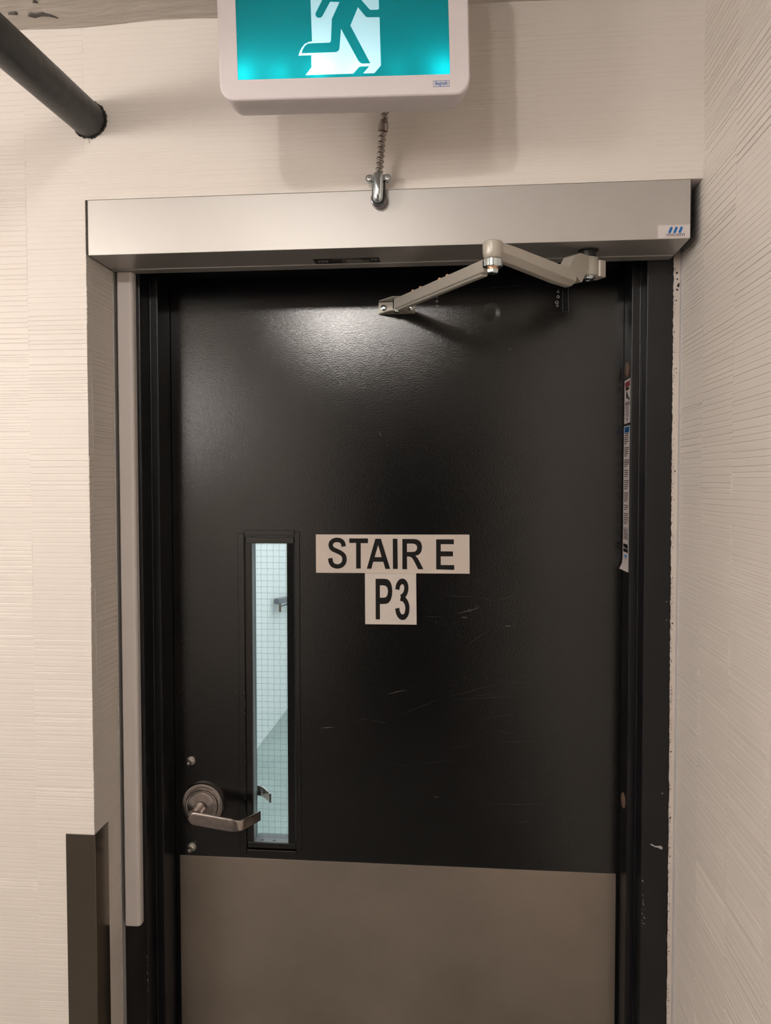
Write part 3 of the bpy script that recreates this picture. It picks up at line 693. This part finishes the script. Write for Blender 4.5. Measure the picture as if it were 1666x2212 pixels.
for grp in (6, 5, 4, 4, 5, 5, 3, 6):
    for k in range(grp):
        lines.append((.13 + R.uniform(-.01, .02), (.9 if k < grp - 1 else .62) + R.uniform(-.12, .04), zz_(z), zz_(z + .0068))); z += .0140
    z += .0155
lz = z
foot = [(.12, .8 + R.uniform(-.1, .1), zz_(lz + .012 + .0125 * k), zz_(lz + .0185 + .0125 * k)) for k in range(6)]
foot += [(.25, .75, zz_(.920 + .007 * k), zz_(.923 + .007 * k)) for k in range(3)] + [(.3, .85, zz_(.950 + .006 * k), zz_(.9535 + .006 * k)) for k in range(4)]
sticker('instruction_sticker', zt, zb_, .1720, .2225, 'tall white instruction sticker with blue head, curled at its lower end', [
    ('blue_head', M_BLUE2, [(.08, .95, zz_(.006), zz_(.044))]), ('head_bars', M_NAVY, [(.15, .9, zz_(.010 + k * .012), zz_(.0175 + k * .012)) for k in range(3)]),
    ('instruction_text', M_TEXTG, lines), ('footer_text', M_TEXTG, foot[:6]), ('address_text', M_TEXTG, foot[6:]), ('blue_rule', M_NAVY, [(.1, .95, zz_(lz), zz_(lz + .003))]), ('black_blocks', M_INK, [(.1, .85, zz_(.818), zz_(.842)), (.35, .9, zz_(.835), zz_(.848)), (.1, .9, zz_(.851), zz_(.876))]),
    ('blue_mark', M_BLUE2, [(.32, .7, zz_(.893), zz_(.912))])], curl=.006)

# ---------------------------------------------------------------- door operator
op = empty('door_operator', (0.4435, 0.06, ZB), 'long satin silver automatic door operator with folding arm above the door', 'door operator')
BX0, BX1 = -.0581, .945
bm = bmesh.new()
pr = [(0.0, ZB), (0.0915, ZB), (0.0915, ZB + .0012), (YF - .0005, ZB + .0012), (YF - .0005, 2.0832), (0.0, 2.0832)]
prism(bm, pr, (BX0 + .0012, 0, 0), Yv, Z, (BX1 - BX0 - .0024, 0, 0))
obj('cover', bm, M_ALU, op, bevel=.0006)
obj('end_cap', B(((BX0, .0004, ZB), (BX0 + .0012, YF - .001, 2.0832))), M_DGREY, op)
obj('end_cap', B(((BX1 - .0012, .0004, ZB), (BX1, YF - .001, 2.0832))), M_DGREY, op)
obj('back_strip', B(((BX0 + .002, .0925, ZB - .0012), (BX1 - .002, YF - .0008, ZB + .0008))), M_ALU, op, bevel=.0004)
# maker's sticker on the cover
st = obj('maker_sticker', B(((.8932, -.0003, 1.9912), (.9435, .0001, 2.0118))), M_STICK, op)
for k in range(3):
    cx_, cz_ = .9130 + k * .0079, 2.0037
    c = [(-.0015, 0)]; cap = []
    d = Vector((.0036, .0085)).normalized(); nn = Vector((-d.y, d.x)); hl = .0034; r = .0020
    for a in range(9): 
        t_ = pi * a / 8; v = d * (hl + r * sin(t_)) - nn * (r * cos(t_)) * -1; cap.append((cx_ + v.x, cz_ + v.y))
    for a in range(9):
        t_ = pi * a / 8; v = -d * (hl + r * sin(t_)) + nn * (-r * cos(t_)) * 1 * 1; cap.append((cx_ + v.x, cz_ + v.y))
    # order points by angle around the centre so the capsule is convex
    cap = sorted(set(cap), key=lambda p: math.atan2(p[1] - cz_, p[0] - cx_))
    obj('logo_bar', prism(bmesh.new(), cap, (0, -.0005, 0), X, Z, (0, .0002, 0)), M_BLUE, st)
obj('logo_text', text_bm('micom', .0094, (.9212, -.0005, 1.9938), X, Z, sx=1.12), M_GREYINK, st)
# rating plate under the cover
lb = obj('rating_label', B(((.3222, .0585, ZB - .0003), (.4376, .0885, ZB + .0001))), M_DGREY, op)
bm = bmesh.new()
for k in range(3): prism(bm, [(.3305 + k * .0065, .069), (.3350 + k * .0065, .069), (.3325 + k * .0065, .078), (.3280 + k * .0065, .078)], (0, 0, ZB - .0005), X, Yv, (0, 0, .0002))
for k in range(5): box(bm, (.371 + (.008 if k in (1, 3) else 0), .0675 + k * .0038, ZB - .0005), (.419 - (.012 if k in (0, 2) else 0), .0695 + k * .0038, ZB - .0004))
for k in range(14): box(bm, (.357 + k * .0034, .0605, ZB - .0005), (.357 + k * .0034 + .0022, .0628, ZB - .0004))
box(bm, (.423, .066, ZB - .0005), (.4265, .073, ZB - .0004)); box(bm, (.428, .066, ZB - .0005), (.434, .072, ZB - .0004))
obj('label_print', bm, M_SIL, lb)
# spindle
HX, HY = .7920, .0500
obj('spindle', lathe(bmesh.new(), [(0, .001), (.0175, .001), (.0165, -.0015), (.0122, -.003), (.0118, -.017), (0, -.017)], (HX, HY, ZB), (0, 0, 1), 40), M_DGREY, op, True)
# main arm
EX, EY = .6258, -.1190
av = Vector((HX - EX, HY - EY, 0)); AL = av.length; av.normalize()
sd = Vector((av.y, -av.x, 0))              # right-front side
arm = empty('main_arm', (0, 0, 0), None, None); arm.parent = op
bm = bmesh.new()
def sect(u, zt_, h, wd, drop):
    """section at distance u: vertical face towards sd, slanting in below"""
    P0 = Vector((EX, EY, 0)) + av * u
    pts = [(wd / 2, zt_), (wd / 2, zt_ - h), (wd / 2 - .010, zt_ - h - drop), (-wd / 2, zt_ - h - drop), (-wd / 2, zt_)]
    return [bm.verts.new(P0 + sd * a + Z * z_) for a, z_ in pts]
secs = [sect(.006, 1.9570, .0135, .020, .0095), sect(.04, 1.9560, .0145, .021, .0095), sect(.150, 1.9485, .0170, .022, .0085), sect(.190, 1.9465, .0175, .023, .0070)]
for A_, C_ in zip(secs, secs[1:]):
    for k in range(5): bm.faces.new((A_[k], A_[(k + 1) % 5], C_[(k + 1) % 5], C_[k]))
bm.faces.new(secs[0]); bm.faces.new(secs[-1])
obj('arm_bar', bm, M_SIL, arm, bevel=.0010)
# riser plate from the bar up to the hub
P0 = Vector((EX, EY, 0)) + sd * -.0115
obj('arm_riser', prism(bmesh.new(), [(.168, 1.9470), (.205, 1.9290), (.215, 1.9440), (.228, 1.9560), (.232, 1.9765), (.202, 1.9765), (.185, 1.9700)], P0, av, Z, sd * .023), M_SIL, arm, bevel=.0012)
obj('hub', lathe(bmesh.new(), [(0, 0), (.0165, 0), (.0175, .0015), (.0175, .0285), (.0165, .030), (0, .030)], (HX, HY, 1.9455), (0, 0, 1), 40), M_SIL, arm, True)
obj('hub_lug', prism(bmesh.new(), rrect(.016, .026, .004), (HX + .0165, HY + .004, 1.9435), (.82, .57, 0), (-.57, .82, 0), (0, 0, .0275)), M_SIL, arm, bevel=.001)
obj('hub_washer', lathe(bmesh.new(), [(0, 0), (.0115, 0), (.0120, .0008), (.0120, .0022), (0, .0022)], (HX, HY, 1.9434), (0, 0, 1), 36), M_CHROME, arm, True)
obj('hub_bolt', lathe(bmesh.new(), [(0, .0012), (.0030, .0012), (.0036, 0), (.0085, .0008), (.0100, .0025), (.0100, .0045), (0, .0045)], (HX, HY, 1.9392), (0, 0, 1), 36), M_CHROME, arm, True)
obj('knuckle', lathe(bmesh.new(), [(0, 0), (.0118, 0), (.0138, .0030), (.0148, .0080), (.0150, .0190), (.0142, .0240), (.0120, .0255), (0, .0258)], (EX, EY, 1.9330), (0, 0, 1), 48), M_SIL, arm, True, ang=30)
# forearm
BXc, BYc, BZc = .4567, .2060, 1.9415
fa = empty('forearm', (0, 0, 0), None, None); fa.parent = op
obj('joint_washer', lathe(bmesh.new(), [(0, 0), (.0095, 0), (.0095, .0016), (0, .0016)], (EX, EY, 1.9316), (0, 0, 1), 32), M_COPPER, fa, True)
obj('joint_ring', lathe(bmesh.new(), [(0, 0), (.0136, 0), (.0148, .0010), (.0148, .0108), (.0138, .0118), (0, .0118)], (EX, EY, 1.9197), (0, 0, 1), 48), M_CHROME, fa, True, ang=30)
obj('joint_washer', lathe(bmesh.new(), [(0, 0), (.0082, 0), (.0082, .0026), (0, .0026)], (EX, EY, 1.9171), (0, 0, 1), 32), M_COPPER, fa, True)
obj('hex_bolt', lathe(bmesh.new(), [(0, 0), (.0078, 0), (.0092, .0014), (.0092, .0060), (0, .0062)], (EX, EY, 1.9110), (0, 0, 1), 6), M_CHROME, fa, bevel=.0004)
e0 = Vector((EX, EY, 1.9258)); e1 = Vector((BXc, BYc, BZc))
rv = (e1 - e0); RL = rv.length; rv.normalize()
side = Vector((rv.y, -rv.x, 0)).normalized()   # towards +x side
if side.x > 0: side = -side                    # the face turned to the viewer's left
upv = side.cross(rv).normalized()
if upv.z < 0: upv = -upv
def rodbm(pts, ua, ub):
    return prism(bmesh.new(), pts, e0 + rv * ua, side, upv, rv * (ub - ua))
obj('rod', rodbm([(.0070, .0092), (.0070, -.0085), (.0050, -.0098), (-.0070, -.0098), (-.0070, .0092)], .016, RL - .004), M_SIL, fa, bevel=.0006)
obj('rod_rib', rodbm([(.0040, -.0098), (.0040, -.0120), (.0020, -.0134), (-.0050, -.0134), (-.0070, -.0110), (-.0070, -.0098)], .026, RL - .012), M_SIL, fa, bevel=.0006)
for q in (.39, .47, .68, .77):
    p = e0 + rv * (RL * q) + upv * .0085 + side * .0032
    b = bmesh.new()
    tube(b, [p, p + upv * .0015, p + upv * .0032, p + upv * .0042], .003, 14, lambda i, a: (.0034, .0034, .0030, .0015)[i])
    obj('adjusting_screw', b, M_COPPER, fa, True)
# bracket on the door
br = empty('door_bracket', (0, 0, 0), None, None); br.parent = op
ky = YD - .0028
obj('bracket_plate', prism(bmesh.new(), [(.4199, 1.9295), (.4913, 1.9310), (.4913, 1.9530), (.4199, 1.9515)], (0, ky, 0), X, Z, (0, .0026, 0)), M_SIL, br, bevel=.0004)
for z_, nm in ((1.9285, 'bracket_flange'), (1.9530, 'bracket_flange')):
    obj(nm, prism(bmesh.new(), [(.4199, ky + .002), (.4913, ky + .002), (.4880, ky - .004), (.4660, ky - .0330), (.4490, ky - .0340), (.4240, ky - .005)], (0, 0, z_), X, Yv, (0, 0, .0022)), M_SIL, br, bevel=.0005)
for x_ in (.4300, .4815):
    obj('bracket_screw', lathe(bmesh.new(), [(0, 0), (.0058, 0), (.0058, .001), (.0045, .0016), (.0045, .0042), (.0020, .0048), (.0020, .0036), (0, .0036)], (x_, ky, 1.9405), (0, -1, 0), 24), M_CHROME, br, True)
obj('pivot_pin', cyl(bmesh.new(), (BXc - .002, BYc, 1.9290), (0, 0, 1), .0050, .0255, 24), M_CHROME, br, True)
obj('pivot_nut', lathe(bmesh.new(), [(0, 0), (.0045, .0002), (.0054, .0014), (.0054, .0040), (0, .0040)], (BXc + .001, ky - .027, 1.9254), (0, 0, 1), 24), M_CHROME, br, True)

# ---------------------------------------------------------------- flexible conduit and its connector
cd = empty('flexible_conduit', (.4447, 0, 2.05), 'ribbed metal flexible conduit with shiny clamp connector hanging below the exit sign', 'conduit')
cxm, czm = .4451, 2.0685
obj('connector_ring', lathe(bmesh.new(), [(0, 0), (.0130, 0), (.0138, .0010), (.0138, .0100), (.0125, .0130), (.0100, .0140), (0, .0140)], (cxm, -.0002, czm - .0035), (0, -1, 0), 40), M_RING, cd, True)
obj('connector_seat', prism(bmesh.new(), [(u * 1.0, v) for u, v in rrect(.0215, .050, .0105, 8)], (cxm, -.0155, czm + .008), X, Z, (0, -.003, 0)), M_DGREY, cd)
bm = bmesh.new()
rings = []
for f, yy in ((1.0, -.0185), (1.0, -.0230), (.93, -.0265), (.78, -.0290), (.5, -.0302)):
    rings.append([bm.verts.new((cxm - .0003 + u * f * (1.0 + .10 * (v / .025)), yy - .004 * (v + .012) / .05, czm + .0105 + v * (1 - (1 - f) * .35))) for u, v in rrect(.0175, .0480, .0082, 8)])
for A_, C_ in zip(rings, rings[1:]):
    for k in range(len(A_)): bm.faces.new((A_[k], A_[(k + 1) % len(A_)], C_[(k + 1) % len(A_)], C_[k]))
bm.faces.new(rings[0]); bm.faces.new(rings[-1])
cl = obj('clamp_strap', bm, M_CHROME, cd, True, ang=60)
obj('strap_slot', prism(bmesh.new(), rrect(.0034, .0095, .0016), (cxm - .0004, -.0312, czm + .0165), X, Z, (0, .004, 0)), M_DGREY, cd)
for s in (-1, 1):
    ex_ = cxm + s * .0148
    obj('clamp_ear', prism(bmesh.new(), [(min(0, -s * .012), -.0045), (max(0, -s * .012), -.0045), (max(0, -s * .012), .0055), (min(0, -s * .012), .0055)] , (ex_, -.0195, 2.0945), X, Z, (0, -.0035, 0)), M_CHROME, cd, bevel=.0006)
    obj('clamp_ear_boss', cyl(bmesh.new(), (ex_, -.0150, 2.0945), (0, -1, 0), .0060, .0075, 28), M_CHROME, cd, True)
    b = lathe(bmesh.new(), [(0, .0015), (.0030, .0013), (.0042, 0)], (ex_, -.0225, 2.0945), (0, -1, 0), 24)
    sc = obj('clamp_screw', b, M_BOLT, cd, True)
    b = B(((ex_ - .0026, -.0243, 2.0941), (ex_ + .0026, -.0236, 2.0949)), ((ex_ - .0004, -.0243, 2.0919), (ex_ + .0004, -.0236, 2.0971)))
    obj('cross_slot', b, M_DGREY, sc)
ctrl = [(.4455, -.0215, 2.092), (.4472, -.0235, 2.110), (.4500, -.0260, 2.135), (.4530, -.0300, 2.160), (.4560, -.0330, 2.185), (.4590, -.0400, 2.212), (.4615, -.0600, 2.238), (.4645, -.1000, 2.252), (.4680, -.1590, 2.254)]
def crv(P, n):
    P = [Vector(p) for p in P]; P = [P[0]] + P + [P[-1]]; out = []
    for i in range(1, len(P) - 2):
        for k in range(n):
            t = k / n; a, b, c, d = P[i - 1:i + 3]
            out.append(0.5 * ((2 * b) + (-a + c) * t + (2 * a - 5 * b + 4 * c - d) * t * t + (-a + 3 * b - 3 * c + d) * t ** 3))
    return out + [P[-2]]
pth = crv(ctrl, 60)
# arc-length for the helical rib
acc = [0]
for a, b in zip(pth, pth[1:]): acc.append(acc[-1] + (b - a).length)
obj('conduit_tube', tube(bmesh.new(), pth, .0055, 16, lambda i, a: .0053 + .0014 * sin(2 * pi * acc[i] / .0082 + a)), M_FLEX, cd, True, ang=80)
i0 = min(range(len(pth)), key=lambda i: abs(pth[i].z - 2.1645)); dcol = (pth[i0 + 6] - pth[i0]).normalized()
obj('coupling', lathe(bmesh.new(), [(.0050, .0005), (.0072, .0005), (.0074, 0), (.0080, .0002), (.0080, .0110), (.0070, .0125), (.0066, .0165), (.0060, .0175), (0, .0175)], pth[i0], dcol, 36), M_FLEX, cd, True, ang=30)

# ---------------------------------------------------------------- exit sign
ROLL = radians(-1.5); YAW = math.atan2(.09183, .99577)
EK = 1.0725
ES = (.4194, -.226, 2.2489)
es = empty('exit_sign', ES, 'lit green and white running figure exit sign in a white rounded housing', 'exit sign')
Mx = Matrix.Rotation(YAW, 3, 'Z') @ Matrix.Rotation(ROLL, 3, 'Y')
es.rotation_euler = Mx.to_euler()
EO = Vector(ES)
ax, ay, az = Mx @ X, Mx @ Yv, Mx @ Z
def L2(b): bmesh.ops.transform(b, matrix=Matrix.Translation(EO) @ Mx.to_4x4() @ Matrix.Scale(EK, 4), verts=b.verts); return b
HW, HH, HC = .320, .2255, (-.0018, -.0007)
PXL, PXR, PZB, PZT = -.1382, .1325, -.0880, .0860
def frame_ring(y, sh):
    return [(u + HC[0], y, v + HC[1]) for u, v in rrect(HW - sh * 2, HH - sh * 2, .020 - sh * .5, 8)]
# housing: front bezel with opening, tapering sides, open back
b = bmesh.new()
outer = [frame_ring(.000, .0022), frame_ring(.0006, .0010), frame_ring(.0024, 0.0), frame_ring(.030, .0015), frame_ring(.056, .0062), frame_ring(.060, .0085)]
vr = [[b.verts.new(p) for p in r] for r in outer]
n = len(vr[0])
for A_, C_ in zip(vr, vr[1:]):
    for k in range(n): b.faces.new((A_[k], A_[(k + 1) % n], C_[(k + 1) % n], C_[k]))
b.faces.new(vr[-1])
obj('housing', L2(b), M_SIGNPL, es, True, ang=35)
b = flat([rrect(HW - .0044, HH - .0044, .019, 8), [(PXL - HC[0], PZB - HC[1]), (PXR - HC[0], PZB - HC[1]), (PXR - HC[0], PZT - HC[1]), (PXL - HC[0], PZT - HC[1])]], (HC[0], .0009, HC[1]), X, Z, .0018)
obj('bezel', L2(b), M_SIGNPL, es)
b = B(((PXL - .002, .0020, PZB - .003), (PXR + .002, .0520, PZB - .0020)), ((PXL - .002, .0020, PZT + .002), (PXR + .002, .0520, PZT + .003)), ((PXL - .003, .0020, PZB - .003), (PXL - .002, .0520, PZT + .003)), ((PXR + .002, .0020, PZB - .003), (PXR + .003, .0520, PZT + .003)), ((PXL - .002, .0510, PZB - .003), (PXR + .002, .0520, PZT + .003)))
obj('light_box', L2(b), M_LEDBOX, es)
PICT = [[-0.0429,0.0519],[0.0445,0.0495],[0.044,-0.0029],[0.0427,-0.0036],[0.0335,-0.0038],[0.0311,-0.0019],[0.0232,0.0074],[0.0164,0.0158],[0.013,0.0225],[0.0061,0.0265],[-0.0038,0.0271],[-0.0151,0.0257],[-0.0223,0.0197],[-0.0287,0.0088],[-0.0369,-0.0058],[-0.037,-0.0086],[-0.0353,-0.0111],[-0.0325,-0.012],[-0.03,-0.0115],[-0.0282,-0.0099],[-0.0178,0.0077],[-0.0059,0.0071],[-0.0163,-0.0136],[-0.0184,-0.0413],[-0.02,-0.0432],[-0.0419,-0.0433],[-0.0483,-0.0439],[-0.0519,-0.0466],[-0.0549,-0.0514],[-0.0561,-0.0555],[-0.0119,-0.0553],[-0.0086,-0.0533],[-0.0076,-0.0506],[-0.005,-0.0264],[0.0158,-0.0665],[0.0182,-0.0693],[0.0206,-0.0706],[0.0313,-0.0705],[0.0071,-0.0226],[0.0173,-0.0001],[0.0252,-0.0099],[0.0269,-0.0121],[0.0297,-0.013],[0.0445,-0.0132],[0.0446,-0.0735],[0.0359,-0.083],[0.0217,-0.0828],[0.0297,-0.0741],[0.0191,-0.0741],[0.0166,-0.0748],[0.0089,-0.0828],[-0.052,-0.083],[-0.0441,-0.0735],[-0.0439,-0.0583],[-0.0604,-0.0585],[-0.0585,-0.0533],[-0.0559,-0.0486],[-0.0518,-0.0438],[-0.0461,-0.0414],[-0.0424,-0.041]]
HEAD = [[0.0131,0.0366],[0.0126,0.0342],[0.0114,0.032],[0.0096,0.0303],[0.0073,0.0292],[0.0048,0.0289],[0.0023,0.0294],[0.0,0.0306],[-0.0017,0.0324],[-0.0028,0.0346],[-0.0031,0.0371],[-0.0027,0.0395],[-0.0014,0.0417],[0.0004,0.0434],[0.0027,0.0444],[0.0052,0.0448],[0.0077,0.0443],[0.0099,0.0431],[0.0117,0.0413],[0.0128,0.0391]]
rect = [(PXL - .001, PZB - .001), (PXR + .001, PZB - .001), (PXR + .001, PZT + .001), (PXL - .001, PZT + .001)]
b = flat([rect, PICT, HEAD], (0, .0024, 0), X, Z, 0.0)
obj('green_field', L2(b), M_GREEN, es)
b = flat([PICT, HEAD], (0, .0024, 0), X, Z, 0.0)
obj('white_field', L2(b), M_WHITE, es)
b = B(((.1107, -.0003, -.1035), (.1312, .0001, -.0960)))
tgp = obj('brand_tag', L2(b), M_STICK, es); tgp['label'] = 'small white tag with blue border and blue lettering'
b = B(*[((a, -.0005, c), (d, -.0002, e)) for a, c, d, e in ((.1107, -.1035, .1312, -.1031), (.1107, -.0964, .1312, -.0960), (.1107, -.1035, .1111, -.0960), (.1308, -.1035, .1312, -.0960))])
obj('tag_border', L2(b), M_BLUE, tgp)
obj('tag_text', L2(text_bm('Beghelli', .0062, (.1210, -.0004, -.1013), X, Z, sx=.83, thick=.0001, offset=.00008)), M_BLUE, tgp)
b = lathe(bmesh.new(), [(0, .0002), (.0014, .0002), (.0014, -.001), (0, -.001)], (-.1374, .015, -.1120), (0, 0, -1), 16)
obj('test_hole', L2(b), M_GREYINK, es)
b = B(((-.06, .012, HC[1] + HH / 2 - .002), (.06, .048, (ZC - ES[2] - .0045) / EK)), ((-.012, .022, HC[1] + HH / 2), (.012, .038, HC[1] + HH / 2 + .002)))
obj('mounting_canopy', L2(b), M_SIGNPL, es)
for u, pw in ((-.132, 1.5), (-.085, 1.1), (-.037, 1.3), (.015, .45), (.065, .45), (.124, 1.6)):
    ld = bpy.data.lights.new('sign_led', 'POINT'); ld.energy = EXIT_LED * pw; ld.shadow_soft_size = .004; ld.color = (.80, .97, 1.0)
    lo = bpy.data.objects.new('sign_led', ld); COL.objects.link(lo); lo.parent = es
    lo.location = (u * EK, .020 * EK, (PZB + .009) * EK)

# ---------------------------------------------------------------- sprinkler pipe
p0 = Vector((-.0515, .0, 2.2175)); p1 = Vector((-.0626, -.2459, 2.217)); dv = (p1 - p0).normalized()
pp = empty('pipe', tuple(p0), 'thick black painted pipe running out of the wall at upper left', 'pipe')
obj('pipe_body', cyl(bmesh.new(), p0 - dv * 0.0, dv, .0290, 3.4, 64), M_PIPE, pp, True)
b = bmesh.new(); rr = random.Random(9)
tube(b, [p0 + Vector((cos(a) * (.0292 + rr.uniform(-.0008, .0014)), -.0012 + rr.uniform(-.0016, .001), sin(a) * (.0292 + rr.uniform(-.0008, .0014)))) for a in [k * 2 * pi / 60 for k in range(61)]], .002, 6, lambda i, a: .0016 + .0012 * (i * 7 % 5) / 4)
obj('sealant_ring', b, M_TAR, pp, True)
b = bmesh.new()
tube(b, [p0 + Vector((-.001, -.001, -.030)), p0 + Vector((-.0005, -.002, -.034)), p0 + Vector((0, -.001, -.039))], .0003, 5)
tube(b, [p0 + Vector((.006, -.001, -.029)), p0 + Vector((.006, -.002, -.034))], .0003, 5)
obj('sealant_drip', b, M_PLUG, pp)

# ---------------------------------------------------------------- cable cover on the left frame face
rc = bmesh.new()
xa, xb, ya, yb = -.0522, -.0228, .1010, YF - .0003
prism(rc, [(xa, yb), (xa, ya + .002), (xa + .002, ya), (xb - .005, ya), (xb - .0015, ya + .0025), (xb, ya + .006), (xb, yb)], (0, 0, .7605), X, Yv, (0, 0, ZB - .7605 - .002))
o = obj('cable_cover', rc, M_PVC, None, bevel=.0008)
tag(o, 'long white plastic cable cover running down the left side of the door frame', 'cable cover')
setorigin(o, ((xa + xb) / 2, YF, .7605))

# ---------------------------------------------------------------- corner guard
cg = bmesh.new()
gx = -.1128
prism(cg, [(gx, -.0012), (gx, -.0026), (XL + .0018, -.0026), (XL + .0026, -.0018), (XL + .0026, .0500), (XL + .0012, .0500), (XL + .0012, -.0008), (XL + .0006, -.0012)], (0, 0, 0.0), X, Yv, (0, 0, .982))
o = obj('corner_guard', cg, M_STEEL, None, bevel=.0003)
tag(o, 'dark taupe metal guard wrapping the wall corner left of the door', 'corner guard')
setorigin(o, (XL, 0, 0))

# ---------------------------------------------------------------- stairwell seen through the glass
sl = -.63
tag(obj('wall_stairwell_left', B(((sl - .1, YD + .37, -.1), (sl, 6.2, 3.2))), M_STAIRW), 'bright white stairwell wall seen through the door glass', 'wall', kind='structure')
tag(obj('wall_stairwell_back', B(((sl, 6.2, -.1), (2.2, 6.3, 3.2))), M_STAIRW), 'far stairwell wall', 'wall', kind='structure')
tag(obj('wall_stairwell_right', B(((2.2, YD + .37, -.1), (2.3, 6.3, 3.2))), M_STAIRW), 'right stairwell wall', 'wall', kind='structure')
tag(obj('wall_stairwell_front', B(((sl - .1, YD + .365, 0), (-.08, YD + .37, 3.2)), ((1.0, YD + .365, 0), (2.3, YD + .37, 3.2)), ((-.08, .31, 2.09), (1.0, YD + .37, 3.2)), ((-.08, YD + .0605, 0), (-.0625, YD + .37, 2.09)), ((W + .0640, YD + .0605, 0), (1.0, YD + .37, 2.09))), M_STAIRW), 'stairwell side of the door wall', 'wall', kind='structure')
tag(obj('floor_stairwell', B(((sl - .1, .3005, -.1), (2.3, 6.3, 0.0))), M_STAIRF), 'pale green painted stairwell floor', 'floor', kind='structure')
tag(obj('ceiling_stairwell', B(((sl - .1, .31, 3.2), (2.3, 6.3, 3.3))), M_STAIRW), 'stairwell ceiling', 'ceiling', kind='structure')
hr = empty('handrail', (-.59, 3.67, .84), 'grey handrail end on the stairwell wall behind the glass', 'handrail')
sl_ = Vector((0, 1, -.10)).normalized()
a = Vector((-.590, 3.67, .838))
obj('rail_bar', prism(bmesh.new(), rrect(.036, .036, .008, 4), a, X, Z, sl_ * 2.2), M_RAIL, hr, bevel=.001)
b = bmesh.new(); tube(b, [a + Vector((0, .10, -.018)), a + Vector((0, .10, -.050)), a + Vector((0, .10, -.085))], .008, 12)
obj('rail_bracket', b, M_PLUG, hr, True)
b = bmesh.new(); tube(b, [a + Vector((0, .10, -.052)), a + Vector((0, .4, -.072)), a + Vector((0, 1.1, -.14))], .0045, 10)
obj('lower_bar', b, M_RAIL, hr, True)
for xx, yy, zz2 in ((.8, 1.9, 2.9), (.5, 4.2, 2.9)):
    t = empty('tube_light', (xx, yy, 3.2), 'cool white tube light on the stairwell ceiling', 'light', group='stairwell tube lights')
    obj('light_body', B(((xx - .62, yy - .08, zz2 + .2), (xx + .62, yy + .08, 3.2))), M_PVC, t)
    obj('diffuser', B(((xx - .6, yy - .07, zz2 + .13), (xx + .6, yy + .07, zz2 + .2))), emis('tube_glow', (.93, .99, 1.0), STAIR_TUBE), t)
